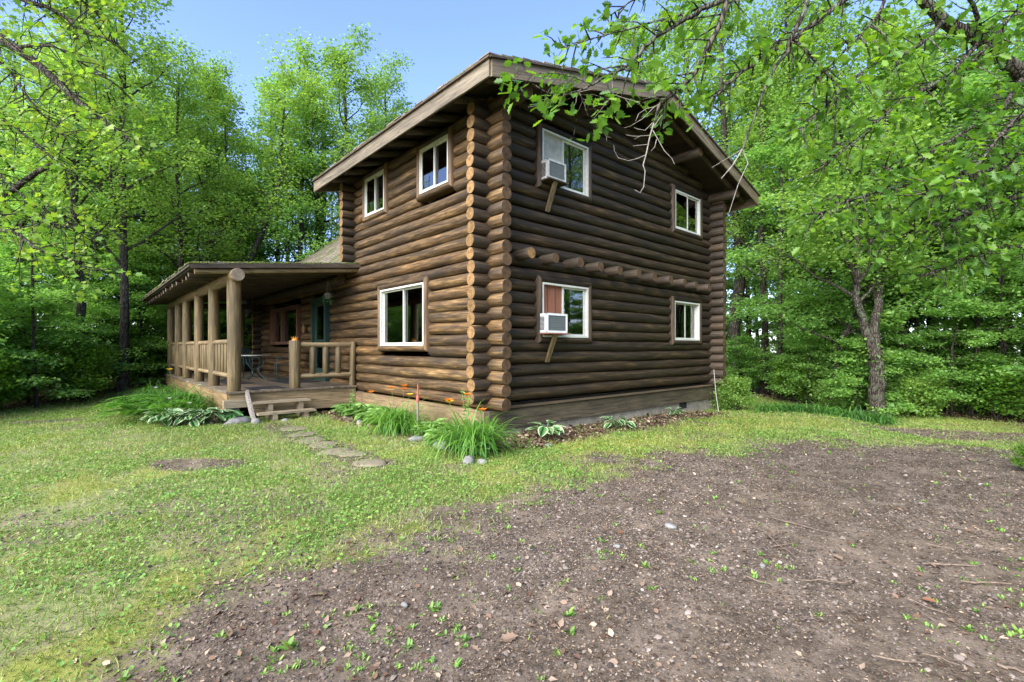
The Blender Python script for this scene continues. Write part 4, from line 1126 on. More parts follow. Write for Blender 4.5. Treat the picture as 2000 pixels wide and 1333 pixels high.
# grass blades
x, y, r = viewpts(rs_, 560000, 2.0, 19, .9)
g, mo, li = masks(x, y)
thick = sstep(.33, .68, fbm(x, y, 1.7, 31))
pr_ = np.clip((1-g)*(1-li*.9)*(.35+.65*thick)*(1-.35*mo), 0.004, 1)*np.where(g > .6, .35, 1)
keep = rs_.uniform(0, 1, len(x)) < pr_; x, y, r = x[keep], y[keep], r[keep]
n = len(x); P = np.stack([x, y, ground_z(x, y)-.004], 1)
d = rs_.normal(size=(n, 3)); d[:, 2] = rs_.uniform(.35, 1.3, n)*1.6; d /= np.linalg.norm(d, axis=1)[:, None]
sd = np.cross(d, rs_.normal(size=(n, 3))); sd /= np.linalg.norm(sd, axis=1)[:, None]
B = np.stack([sd, d, np.cross(sd, d)], 2)
hh = rs_.uniform(.025, .065, n)*(1+.03*r); ww = rs_.uniform(.0035, .006, n)*(1+.16*r)
gt = ([(-.5, 0, 0), (.5, 0, 0), (.28, .6, .10), (0, 1, .28), (-.28, .6, .10)], [(0, 1, 2, 3, 4)])
o = link('grass', scatter('grass', *gt, P, B, np.stack([ww, hh, hh], 1), M['grass'])); tag(o, 'short patchy lawn grass around the gravel', 'grass', kind='stuff')
# weeds and clover
x, y, r = viewpts(rs_, 500000, 2.0, 17, .85)
g, mo, li = masks(x, y)
pt = fbm(x, y, 1.3, 77); pr_ = (1-g)*(1-li*.8)*(.12+.88*sstep(.38, .66, pt))*(1-.5*mo)+.006*g*sstep(.5, .8, fbm(x, y, 3, 78))
keep = rs_.uniform(0, 1, len(x)) < pr_*.9; x, y, r = x[keep], y[keep], r[keep]; n = len(x)
P = np.stack([x, y, ground_z(x, y)+rs_.uniform(.005, .045, n)], 1); s_ = np.clip(rs_.lognormal(-4.05, .38, n), .006, .026)*(1+.05*r)
o = link('clover', scatter('clover', *LEAF2, P, basis(rs_, n, .9, -.1), s_, M['clover'])); tag(o, 'low green weeds and clover spread over the lawn', 'weeds', kind='stuff')
# small weed rosettes on the gravel
x, y, r = viewpts(rs_, 2100, 2.2, 12, .8)
g, mo, li = masks(x, y); keep = (g > .4) & (rs_.uniform(0, 1, len(x)) < .12+.88*sstep(.5, .66, fbm(x, y, 1.6, 91))); x, y = x[keep], y[keep]
x = np.concatenate([x, CAM[0]+4.6+rs_.normal(size=60)*.8, -4.35+rs_.normal(size=110)*.55]); y = np.concatenate([y, -6.45+rs_.normal(size=60)*.16, -4.2+rs_.normal(size=110)*.30])
k = 9; n = len(x)*k; az = rs_.uniform(0, 2*PI, n); D = np.stack([np.cos(az), np.sin(az), rs_.uniform(.3, 1.4, n)], 1)
px_ = np.repeat(x, k)+rs_.normal(size=n)*.012; py_ = np.repeat(y, k)+rs_.normal(size=n)*.012
D /= np.linalg.norm(D, axis=1)[:, None]; nm = np.tile([[0, 0, 1.]], (n, 1)); nm -= D*(nm*D).sum(1)[:, None]; nm /= np.linalg.norm(nm, axis=1)[:, None]
L_ = np.repeat(rs_.lognormal(-3.65, .38, len(x)), k)*rs_.uniform(.6, 1.1, n)
o = link('weeds', scatter('weeds', *LEAF2, np.stack([px_, py_, ground_z(px_, py_)], 1), np.stack([np.cross(D, nm), D, nm], 2), np.stack([L_*.5, L_, L_], 1), M['clover'])); tag(o, 'scattered small weeds growing through the gravel', 'weeds', kind='stuff')
# gravel
x, y, r = viewpts(rs_, 420000, 1.7, 13, 1.1)
g, mo, li = masks(x, y); keep = rs_.uniform(0, 1, len(x)) < np.clip(g*1.2, .02, 1)*(.35+.65*sstep(.35, .6, fbm(x, y, .9, 55))); x, y, r = x[keep], y[keep], r[keep]; n = len(x)
oc = ([(1, 0, 0), (.2, .9, .1), (-.9, .3, 0), (-.5, -.8, .1), (.6, -.7, 0), (.1, .1, .8), (0, 0, -.5)],
      [(0, 1, 5), (1, 2, 5), (2, 3, 5), (3, 4, 5), (4, 0, 5)])
s_ = rs_.lognormal(-5.3, .48, n)*(1+.07*r); s_ = np.clip(s_, .002, .03)
B = basis(rs_, n, 2.2, 0)
o = link('gravel', scatter('gravel', *oc, np.stack([x, y, ground_z(x, y)+s_*.2], 1), B, np.stack([s_, s_*rs_.uniform(.6, 1.1, n), s_*rs_.uniform(.4, .9, n)], 1), M['pebble'])); tag(o, 'loose purplish brown gravel of the drive', 'gravel', kind='stuff')
# dry leaves
x, y, r = viewpts(rs_, 80000, 1.9, 20, .85)
g, mo, li = masks(x, y); keep = rs_.uniform(0, 1, len(x)) < np.clip(li*1.1, 0, 1)+.06*g+.02+.10*sstep(1.4, .2, np.abs(y+6.3))*(x > -2)+.22*sstep(.0, .6, ell(x, y, (-4.3, -4.1), 1.9, 1.3, -.7)+.6*(fbm(x, y, 2, 44)-.5)); x, y, r = x[keep], y[keep], r[keep]; n = len(x)
dl = ([(0, 0, 0), (.30, .25, .12), (.22, .6, .2), (0, 1, .02), (-.26, .62, -.06), (-.33, .3, .1)], [(0, 1, 2, 3), (0, 3, 4, 5)])
nearm = (r < 9)
o = link('leaf_litter', scatter('leaf_litter', *dl, np.stack([x, y, ground_z(x, y)+.008+rs_.uniform(0, .02, n)*li[keep]], 1), basis(rs_, n, 1.3, 0), rs_.uniform(.02, .065, n)*np.where(li[keep] > .4, 1.35, .8)*(1+.02*r), M['litter'])); tag(o, 'dry brown leaves along the foundation and over the drive', 'leaf litter', kind='stuff')
# crumbs of dry leaf and straw
x, y, r = viewpts(rs_, 195000, 1.9, 12, .9)
g, mo, li = masks(x, y); keep = rs_.uniform(0, 1, len(x)) < (.25+.5*g)*(.3+.9*sstep(.4, .65, fbm(x, y, 1.9, 66))); x, y, r = x[keep], y[keep], r[keep]; n = len(x)
q_ = rs_.uniform(.006, .018, n)*(1+.06*r)
o = link('dry_crumbs', scatter('dry_crumbs', *dl, np.stack([x, y, ground_z(x, y)+.006], 1), basis(rs_, n, 1.6, 0), np.stack([q_*rs_.uniform(.3, 1, n), q_*1.3, q_], 1), M['crumb'])); tag(o, 'crumbs of dry leaf and straw strewn over drive and lawn', 'leaf litter', kind='stuff')
# a few single dead leaves that stand out
for i, (px, py, s_, mt, lb) in enumerate(((695, 1067, .07, 'deadleaf', 'rust red dead leaf by the lawn edge'), (600, 1170, .085, 'litter', 'pale lobed oak leaf flat on the near left gravel'), (1015, 1245, .09, 'litter', 'curled pale leaf in the middle of the near gravel'), (1800, 1168, .06, 'deadleaf', 'dark curled dead leaf at the right of the gravel'),
        (1505, 1085, .07, 'deadleaf', 'brown oak leaf beside the bent twig'), (1625, 1083, .07, 'litter', 'tan folded leaf right of the brown oak leaf'), (920, 1265, .07, 'litter', 'pale leaf near the bottom centre of the gravel'), (1000, 1160, .06, 'litter', 'cream lobed leaf on the middle gravel'), (1270, 1065, .05, 'litter', 'small yellow leaf on the far gravel'),
        (1217, 1040, .055, 'deadleaf', 'reddish leaf on the far gravel left of the rock'))):
    p = onz(px, py); B = basis(np.random.RandomState(i+3), 1, 1.6, 0)
    o = link('dead_leaf', scatter('dead_leaf', *OAKL, np.array([[0, 0, .012]]), B, np.array([s_*1.3]), M[mt])); o.location = (p.x, p.y, float(ground_z(p.x, p.y))); tag(o, lb, 'leaf')
p = onz(1310, 1028); stone((p.x, p.y), .07, .05, .03, 61, 'pale flat rock half sunk in the far gravel')
p = onz(1205, 1068); stone((p.x, p.y), .035, .03, .025, 62, 'small grey rock beside the reddish leaf')
p = onz(790, 1182); stone((p.x, p.y), .03, .018, .022, 63, 'pale oblong pebble on the near left gravel')
p = onz(1490, 1105); stone((p.x, p.y), .025, .02, .022, 64, 'grey pebble left of the long twig')

# ------------------------------------------------------------------ trees
def tree_mesh(seed, stems, leaf, leafn, lsize, lmat, bmat, cl=(.42, .30), base_limbs=(), elev=(20, 50), flat_=False, tmpl=LEAF, twig=True, bare=0.0, sub=4, dens=None):
    """stems: (points, r0, r1, first limb at t, limbs, reach). Returns (trunk mesh builder, crown arrays)"""
    rg = random.Random(seed); rs_ = np.random.RandomState(seed); m = MB(); C = []
    for pts, r0, r1, t0, nl, reach in stems:
        pts = [Vector(p) for p in pts]
        # resample and roughen the stem
        P_ = []; seg = 5
        for i in range(len(pts)-1):
            for k in range(seg):
                P_.append(pts[i].lerp(pts[i+1], k/seg))
        P_.append(pts[-1]); n = len(P_)
        for i in range(1, n): P_[i] = P_[i]+Vector((rg.uniform(-1, 1), rg.uniform(-1, 1), 0))*r0*.22
        R0 = [r1+(r0-r1)*(1-i/(n-1))**.85 for i in range(n)]
        if P_[0].z < .2 and r0 > .06: R0[0] *= 1.5; R0[1] *= 1.12 if n > 6 else 1
        m.tube(P_, R0, 9 if r0 > .12 else 6, 0, (None, 0), jit=.10, rng=rg)
        az = rg.uniform(0, 6.28)
        for i in range(nl):
            t = t0+(1-t0)*(i+rg.uniform(.1, .9))/nl; q = t*(n-1); k = min(int(q), n-2); b = P_[k].lerp(P_[k+1], q-k); rb = R0[k]
            az += 2.4+rg.uniform(-.5, .5); u = (t-t0)/(1-t0)
            L = reach*(1.12-.72*u**1.5)*rg.uniform(.7, 1.15); el = R_(rg.uniform(*elev))+u*.35
            if flat_: el = R_(rg.uniform(-5, 22))
            d = Vector((math.cos(az)*math.cos(el), math.sin(az)*math.cos(el), math.sin(el))); lp = [b]; ns = 5; dd = d.copy()
            for s_ in range(ns):
                dd = (dd+Vector((rg.uniform(-.28, .28), rg.uniform(-.28, .28), rg.uniform(-.12, .26) if not flat_ else rg.uniform(-.12, .08)))).normalized(); lp.append(lp[-1]+dd*L/ns)
            r_ = max(.012, min(rb*.5, .018*L+.008)); m.tube(lp, [r_*(1-.8*j/ns) for j in range(ns+1)], 5, 0, None)
            for j in range(sub):
                tt = .28+.72*(j+.5)/sub; q2 = tt*ns; k2 = min(int(q2), ns-1); b2 = lp[k2].lerp(lp[k2+1], q2-k2)
                a2 = math.atan2(d.y, d.x)+rg.choice((-1, 1))*rg.uniform(.4, 1.2); e2 = rg.uniform(-.15, .7) if not flat_ else rg.uniform(-.15, .2)
                L2 = L*rg.uniform(.28, .5); d2 = Vector((math.cos(a2)*math.cos(e2), math.sin(a2)*math.cos(e2), math.sin(e2)))
                p1 = b2+d2*L2*.5+Vector((0, 0, rg.uniform(-.05, .1)*L2)); p2 = b2+d2*L2
                if twig: m.tube([b2, p1, p2], [r_*.35, r_*.25, .004], 4, 0, None)
                if rg.random() > bare:
                    C += [p1, p2]
                    if rg.random() < .6: C.append(b2.lerp(p1, .5)+Vector((rg.uniform(-.3, .3), rg.uniform(-.3, .3), rg.uniform(-.1, .3))))
            if rg.random() > bare: C += [lp[-1], lp[-2]]
        C += [P_[-1], P_[-1].lerp(P_[-2], .5)]
    C = np.array([tuple(c) for c in C]); nC = len(C); per = max(4, int(leafn/nC))
    w_ = rs_.uniform(.35, 1.65, nC); cnt = (per*w_).astype(int)+2
    idx = np.repeat(np.arange(nC), cnt); n = len(idx)
    dv = rs_.normal(size=(n, 3)); dv /= np.linalg.norm(dv, axis=1)[:, None]; rr = rs_.uniform(0, 1, n)**.45
    s_ = (cl[0]*rs_.uniform(.65, 1.35, nC))[idx]
    P = C[idx]+dv*rr[:, None]*np.stack([s_, s_, s_*cl[1]/cl[0]], 1)
    out = np.stack([dv[:, 0], dv[:, 1], np.zeros(n)], 1)
    B = basis(rs_, n, .6 if not flat_ else .75, .3, out*.8)
    me = scatter('crown', *tmpl, P, B, lsize*rs_.uniform(.65, 1.2, n), lmat)
    return m, me
def stem(H_, lean=(0, 0), bow=0, seed=0, z0=-.25):
    rg = random.Random(seed); return [(lean[0]*t*H_+rg.uniform(-.1, .1)*(t > 0), lean[1]*t*H_+rg.uniform(-.1, .1)*(t > 0), z0+(H_-z0)*t) for t in (0, .25, .5, .75, 1)]
def make_tree(name, loc, rz, sc, label, cat, group, parts):
    r = empty(name, loc, label, cat, group, rz); r.scale = (sc, sc, sc)
    a = parts[0].copy(); COL.objects.link(a); a.parent = r
    b = parts[1].copy(); COL.objects.link(b); b.parent = r
    return r
PROTO = {}
def proto(key, *a, bark='bark_dark', **k):
    m, me = tree_mesh(*a, bmat=None, **k)
    tr = bpy.data.meshes.new('trunk'); tr.from_pydata(m.v, [], m.f); tr.materials.append(M[bark]); tr.polygons.foreach_set('use_smooth', [True]*len(m.f)); tr.update()
    PROTO[key] = (bpy.data.objects.new('trunk', tr), bpy.data.objects.new('crown', me))
LF = M['leaf_far']; LM = M['leaf_mid']
proto('tallA', 101, [(stem(14.5, (.01, .02), seed=1), .15, .03, .30, 26, 2.9)], None, 14500, .118, LF, cl=(.58, .42))
proto('tallB', 102, [(stem(13.6, (-.03, .01), seed=2), .16, .03, .34, 22, 2.6)], None, 12500, .118, LF, cl=(.56, .40))
proto('tallC', 103, [(stem(6.0, (.0, .0), seed=3), .24, .17, .8, 2, 2.2), ([(0, 0, 5.8), (.9, .1, 8.2), (1.5, .3, 11), (1.6, .4, 14)], .15, .03, .15, 15, 2.5), ([(0, 0, 5.6), (-1.0, -.2, 7.8), (-1.7, 0, 10.5), (-1.9, .2, 13)], .14, .03, .15, 14, 2.4)], None, 14000, .118, LF, cl=(.56, .40))
proto('tallD', 104, [(stem(12.5, (.05, -.03), seed=4), .13, .025, .22, 24, 2.2)], None, 12500, .12, LM, cl=(.55, .32))
proto('thin', 105, [(stem(10.5, (.02, .03), seed=5), .085, .02, .28, 18, 1.8)], None, 9000, .125, LM, cl=(.5, .26), flat_=True)
proto('open', 106, [(stem(5.2, seed=6), .20, .14, .9, 1, 1.5), ([(0, 0, 5.0), (.55, 0, 6.3), (1.25, .1, 8.6), (1.5, .1, 12.5)], .13, .025, .2, 15, 2.0), ([(0, 0, 5.0), (-.6, .1, 6.2), (-1.0, .1, 8.0), (-1.0, 0, 11.5)], .10, .02, .2, 12, 1.9)], None, 11500, .12, LF, cl=(.55, .36))
proto('sapA', 107, [(stem(4.6, (.03, .0), seed=7), .035, .008, .12, 22, 1.5)], None, 5600, .125, LM, cl=(.45, .14), flat_=True, sub=5)
proto('sapB', 108, [(stem(3.4, (-.04, .03), seed=8), .028, .007, .08, 20, 1.35)], None, 6500, .12, LM, cl=(.40, .13), flat_=True, sub=5)
proto('sapC', 109, [(stem(6.2, (.02, -.03), seed=9), .05, .01, .15, 26, 1.7)], None, 7200, .125, LM, cl=(.44, .15), flat_=True, sub=5)
proto('bushA', 110, [(stem(1.1, (.2*math.cos(a), .2*math.sin(a)), seed=i), .012, .004, .1, 7, .7) for i, a in enumerate((0, 1.6, 3.1, 4.7))], None, 4200, .10, LF, cl=(.30, .16), sub=3)
proto('bushB', 111, [(stem(1.6, (.25*math.cos(a), .25*math.sin(a)), seed=i+9), .014, .004, .1, 7, .8) for i, a in enumerate((.5, 2.1, 3.9, 5.2))], None, 4800, .11, M['leaf_near'], cl=(.32, .18), sub=3)
TS = []
def put(key, name, x, y, sc, rz, label, cat, group=None):
    TS.append((x, y)); return make_tree(name, (x, y, gz1(x, y)-.02), rz, sc, label, cat, group, PROTO[key])
def putat(key, name, px, Z, sc, rz, label, cat='tree', group=None):
    p = at(px, 800, Z); return put(key, name, p.x, p.y, sc, rz, label, cat, group)
# trees one can tell apart
putat('tallA', 'tall_tree', 240, 16.5, 1.0, .4, 'tall straight dark trunked tree left of the porch roof')
putat('tallB', 'tall_tree', 149, 15.6, .95, 2.0, 'slim straight tree left of the tall dark trunk')
putat('thin', 'young_tree', 72, 13.6, .62, 1.1, 'young slender tree nearest the lawn at the far left')
putat('tallC', 'forked_tree', 128, 20.5, 1.0, 2.6, 'thick trunked forked tree behind the slim straight one on the left')
putat('open', 'forked_tree', 486, 20.5, 1.02, -.75, 'Y shaped forked tree rising behind the middle of the porch roof')
putat('tallD', 'tall_tree', 574, 21.5, 1.0, 1.0, 'tree with a dark trunk rising behind the right end of the porch roof')
putat('tallD', 'leaning_tree', 450, 22.5, 1.03, 4.0, 'curved dark tree just left of the forked tree over the porch')
putat('tallB', 'tall_tree', 690, 23, 1.12, .3, 'pointed tree whose top shows over the left eave')
putat('tallA', 'tall_tree', 360, 19, .84, 1.9, 'full crowned tree directly behind the left edge of the porch roof')
putat('tallB', 'tall_tree', 300, 23, .95, 2.9, 'broad tree behind the tall dark trunk left of the porch')
putat('tallC', 'forked_tree', 625, 24, 1.1, .9, 'rounded far tree behind the left gutter line of the house')
putat('tallC', 'forked_tree', 810, 29, 1.08, 2.1, 'farthest tree whose tip shows just over the mossy roof edge')
putat('tallB', 'tall_tree', 410, 21, 1.0, 5.2, 'light crowned tree just left of the curved dark tree')
putat('tallD', 'tall_tree', 545, 23, 1.12, 2.2, 'loose crowned tree filling the gap right of the Y shaped one')
putat('tallA', 'tall_tree', 750, 26, 1.08, 3.3, 'thin topped tree close against the left eave')
putat('tallC', 'forked_tree', 20, 18, .95, .3, 'big forked tree at the far left edge of the woods')
putat('tallD', 'tall_tree', -20, 21, 1.0, .3, 'leafy tree cut off by the left border')
putat('tallB', 'tall_tree', 1491, 20.5, 1.0, .5, 'straight tree just right of the gable corner')
putat('thin', 'young_tree', 1524, 18.5, 1.0, 2.5, 'thin tree between the gable corner and the big oak')
putat('tallA', 'tall_tree', 1918, 18.5, .9, .9, 'dark trunked tree at the right of the lane clearing')
putat('tallB', 'tall_tree', 1949, 20, .95, 2.2, 'second dark trunk close beside the one right of the clearing')
putat('tallD', 'tall_tree', 1826, 20, 1.0, 3.2, 'narrow dark tree right of the big oak')
putat('tallC', 'forked_tree', 1440, 23, 1.25, 3.0, 'tall forked tree far behind the gable corner')
putat('tallA', 'tall_tree', 1350, 25, 1.35, 2.0, 'very tall tree whose crown rises over the right roof slope')
putat('tallB', 'tall_tree', 1250, 27, 1.4, 0.7, 'very tall tree whose crown shows above the ridge')
putat('tallA', 'tall_tree', 1530, 22, 1.3, 5.0, 'very tall full tree right of the gable eave')
putat('tallC', 'forked_tree', 1880, 22, 1.3, 4.0, 'very tall forked tree high above the lane clearing')
putat('tallA', 'tall_tree', 1620, 22, 1.25, 1.1, 'full crowned tree behind the leaning trunk')
putat('tallB', 'tall_tree', 1760, 23, 1.3, .3, 'tall tree far behind the big oak')
putat('tallC', 'forked_tree', 2040, 22, 1.0, 1.3, 'forked tree cut off by the right border')
putat('tallA', 'tall_tree', 2130, 17, 1.0, 1.3, 'tall tree just outside the right border of the woods')
# the big oak beside the lane and its leaning neighbour
p = at(1715, 818, 14)
def relat(px, py, Z): q = at(px, py, Z); return (q.x-p.x, q.y-p.y, q.z-gz1(p.x, p.y))
m, me = tree_mesh(201, [([relat(1716, 830, 14), relat(1714, 760, 14), relat(1709, 708, 14), relat(1711, 690, 14)], .21, .18, .95, 0, 1),
    ([relat(1709, 700, 14), relat(1690, 640, 14), relat(1672, 580, 13.9), relat(1676, 500, 13.8), relat(1668, 380, 13.6), relat(1640, 250, 13.2)], .13, .035, .35, 15, 2.6),
    ([relat(1711, 700, 14), relat(1708, 640, 14.1), relat(1718, 560, 14.3), relat(1712, 430, 14.6), relat(1730, 250, 14.8), relat(1745, 90, 14.8)], .15, .035, .3, 17, 2.8),
    ([relat(1676, 560, 13.9), relat(1664, 530, 13.6), relat(1655, 505, 13.3)], .07, .04, .9, 1, .8)], None, 17000, .125, LF, bmat=None, cl=(.58, .40))
o = empty('oak_tree', (p.x, p.y, gz1(p.x, p.y)), 'big gnarled oak with a forked lichened trunk beside the dirt lane', 'tree')
m.build('trunk', M['bark'], o, True); link('crown', me, o)
p = at(1612, 800, 15.8)
m, me = tree_mesh(202, [([relat(1612, 815, 15.8), relat(1630, 740, 15.7), relat(1645, 660, 15.5), relat(1690, 585, 15.4), relat(1712, 500, 15.2), relat(1690, 380, 15)], .11, .03, .35, 16, 1.9)], None, 8500, .125, LM, bmat=None, cl=(.5, .26))
o = empty('leaning_tree', (p.x, p.y, gz1(p.x, p.y)), 'slender crooked trunk leaning towards the big oak from the left', 'tree')
m.build('trunk', M['bark_dark'], o, True); link('crown', me, o)

def free(x, y, d):
    return all((x-a)**2+(y-b)**2 > d*d for a, b in TS)
def zone(n, keys, rmin, rmax, amin, amax, name, label, cat, group, seed, dmin, smin=.85, smax=1.12, edge=None):
    rg = random.Random(seed); c = 0; tries = 0
    while c < n and tries < n*60:
        tries += 1
        a = R_(rg.uniform(amin, amax)); 
        if edge is None: r = rg.uniform(rmin, rmax)
        r_ = r if edge is None else 0
        dx, dy = math.sin(a), math.cos(a)
        if edge is not None:
            base = float(np.interp(math.degrees(a), [-180, -120, -70, -47, -36, -20, 20, 36, 39, 47, 60, 90, 130, 180], [14, 14, 13, 18.8, 22.5, 26, 24, 17.5, 18.5, 18.6, 15, 13, 14, 14])); r_ = base+rg.uniform(rmin, rmax)
        x = CAM[0]+r_*(dx*RT[0]+dy*FW[0]); y = CAM[1]+r_*(dx*RT[1]+dy*FW[1])
        if -4.5 < x < XL+1.5 and -2 < y < YW+2: continue
        if not free(x, y, dmin): continue
        put(rg.choice(keys), name, x, y, rg.uniform(smin, smax), rg.uniform(0, 6.28), label, cat, group); c += 1
# understory and trees of the woods, the same all along each side
zone(26, ['sapA', 'sapB', 'sapC'], .0, 3.0, -52, -26, 'maple_sapling', 'leafy maple sapling at the edge of the woods left of the porch', 'sapling', 'maple saplings left of the porch', 1, .9, .8, 1.1, 1)
zone(15, ['sapA', 'sapC', 'thin'], 3, 9, -50, -22, 'maple_sapling', 'leafy maple sapling at the edge of the woods left of the porch', 'sapling', 'maple saplings left of the porch', 2, 1.2, .8, 1.2, 1)
zone(18, ['sapA', 'sapB', 'sapC'], .4, 3.5, 24, 56, 'maple_sapling', 'leafy maple sapling under the trees right of the house', 'sapling', 'maple saplings right of the house', 3, .9, .6, 1.0, 1)
zone(14, ['sapA', 'sapC', 'thin'], 3.5, 10, 22, 56, 'maple_sapling', 'leafy maple sapling under the trees right of the house', 'sapling', 'maple saplings right of the house', 4, 1.2, .8, 1.2, 1)
zone(34, ['bushA', 'bushB'], -.5, 1.4, -60, -26, 'shrub', 'low green shrub along the lawn edge left of the porch', 'shrub', 'shrubs along the left lawn edge', 5, .8, .7, 1.1, 1)
zone(30, ['bushA', 'bushB'], .2, 2.0, 30, 58, 'shrub', 'low green shrub along the edge of the woods right of the house', 'shrub', 'shrubs along the right edge of the woods', 6, .8, .6, .95, 1)
zone(7, ['tallA', 'tallB', 'tallC', 'tallD'], 3, 14, -46, -26, 'woodland_tree', 'tall woodland tree in the mass behind the left lawn', 'tree', 'woodland trees on the left', 7, 2.2, .9, 1.1, 1)
zone(16, ['thin', 'tallD', 'tallB', 'tallA'], 1.5, 12, 24, 58, 'woodland_tree', 'thin trunked woodland tree in the mass right of the house', 'tree', 'woodland trees on the right', 8, 1.8, .95, 1.25, 1)
zone(7, ['tallB', 'tallD', 'open'], 0, 9, -28, 2, 'woodland_tree', 'woodland tree showing in the gaps behind the porch', 'tree', 'woodland trees behind the porch', 9, 2.5, .8, .95, 1)
zone(16, ['sapA', 'sapC', 'sapB'], -2, 6, -30, -8, 'maple_sapling', 'leafy sapling seen between the porch posts', 'sapling', 'saplings behind the porch', 10, 1.2, .8, 1.1, 1)
zone(22, ['thin'], .3, 7, 27, 50, 'slender_tree', 'slender dark stemmed tree among the saplings right of the house', 'tree', 'slender trees on the right', 13, .7, .7, 1.2, 1)
zone(10, ['thin'], .3, 7, -47, -28, 'slender_tree', 'slender dark stemmed tree among the saplings left of the porch', 'tree', 'slender trees on the left', 14, .9, .8, 1.2, 1)
put('tallA', 'tall_tree', 13.9, -10.8, 1.05, .5, 'tall tree out of view on the right, mirrored in the upstairs gable window', 'tree')
put('tallB', 'tall_tree', 16.0, -13.2, 1.1, 1.5, 'second tall tree out of view on the right behind the mirrored one', 'tree')
# woods round behind the photographer, which the windows mirror
zone(7, ['tallA', 'tallB', 'tallC', 'tallD'], 0, 6, 60, 108, 'woodland_tree', 'woodland tree outside the picture on the right, mirrored in the windows', 'tree', 'woods right of the photographer', 11, 3, .85, 1.05, 1)
zone(12, ['sapA', 'sapC'], -1, 2, 58, 108, 'maple_sapling', 'sapling outside the picture on the right, mirrored in the windows', 'sapling', 'saplings behind the photographer', 12, 1.5, .9, 1.2, 1)
# planting by the far corner and under the oak
put('bushA', 'corner_shrub', 8.2, -.75, .68, .2, 'rounded bright shrub at the far corner of the gable wall', 'shrub')
put('bushB', 'corner_shrub', 9.1, .5, .6, 2.2, 'yellow green shrub behind the thin stake at the corner', 'shrub')
rgf = random.Random(77)
for i in range(12):
    t_ = i/11; px = 1500+t_*225; py = 797+t_*30+rgf.uniform(-6, 2); Z = 13.2-1.2*t_ if i % 2 else 12.6-.9*t_
    q = at(px, py, Z); lily((q.x, q.y), 300+i, 110, .55, 'fern like clump in the bed between the corner shrub and the big oak', (), 'bladed', .03, .25, name='fern_clump', cat='fern')
    TS.append((q.x, q.y))
for o in COL.objects:
    if o.name.startswith('fern_clump'): o['group'] = 'fern clumps in the bed by the oak'
q = at(2015, 935, 6.6); put('bushB', 'corner_shrub', q.x, q.y, .22, 1.0, 'small leafy shrub poking in at the right border of the drive', 'shrub')

# distant woods, one mass
def distant():
    rs_ = np.random.RandomState(9); N = 62000
    a = np.radians(rs_.uniform(-180, 180, N)); front = rs_.uniform(0, 1, N) < .75; a = np.where(front, np.radians(rs_.uniform(-62, 62, N)), a)
    r = rs_.uniform(31, 46, N); hh = 6.0+3.5*vnoise(np.degrees(a), r*0, .25, 3)-2.5*np.exp(-(np.degrees(a)+12)**2/200)
    z = rs_.uniform(-.5, 1, N)**1.0*hh; z = np.abs(z)
    X = np.sin(a)*r; Zf = np.cos(a)*r; x = CAM[0]+X*RT[0]+Zf*FW[0]; y = CAM[1]+X*RT[1]+Zf*FW[1]
    den = vnoise(np.degrees(a), z*2+r, .45, 5)*.6+vnoise(np.degrees(a)*2.1, z*3, .6, 6)*.4
    k = den > .38+.16*(z/hh)**2
    x, y, z = x[k], y[k], z[k]; n = len(x)
    me = scatter('distant_woods', *LEAF2, np.stack([x, y, gz(x, y)+z], 1), basis(rs_, n, .5, .3), rs_.uniform(.22, .42, n), LF)
    o = link('distant_woods', me); tag(o, 'far mass of green woods closing the view behind the nearer trees', 'woods', kind='stuff')
    m = MB(); rg = random.Random(4)
    for i in range(150):
        a = R_(rg.uniform(-60, 60)); r = rg.uniform(26, 40); X, Zf = math.sin(a)*r, math.cos(a)*r; x = CAM[0]+X*RT[0]+Zf*FW[0]; y = CAM[1]+X*RT[1]+Zf*FW[1]
        if -4 < x < XL+1 and -2 < y < YW+2: continue
        h = rg.uniform(9, 14); lx, ly = rg.uniform(-1, 1), rg.uniform(-1, 1); m.tube([(x, y, -1.2), (x+lx*.4, y+ly*.4, h*.5), (x+lx, y+ly, h)], [rg.uniform(.06, .2), .07, .02], 5)
    o = m.build('distant_trunks', M['bark_dark']); tag(o, 'many thin dark trunks far back in the woods', 'woods', kind='stuff')
distant()

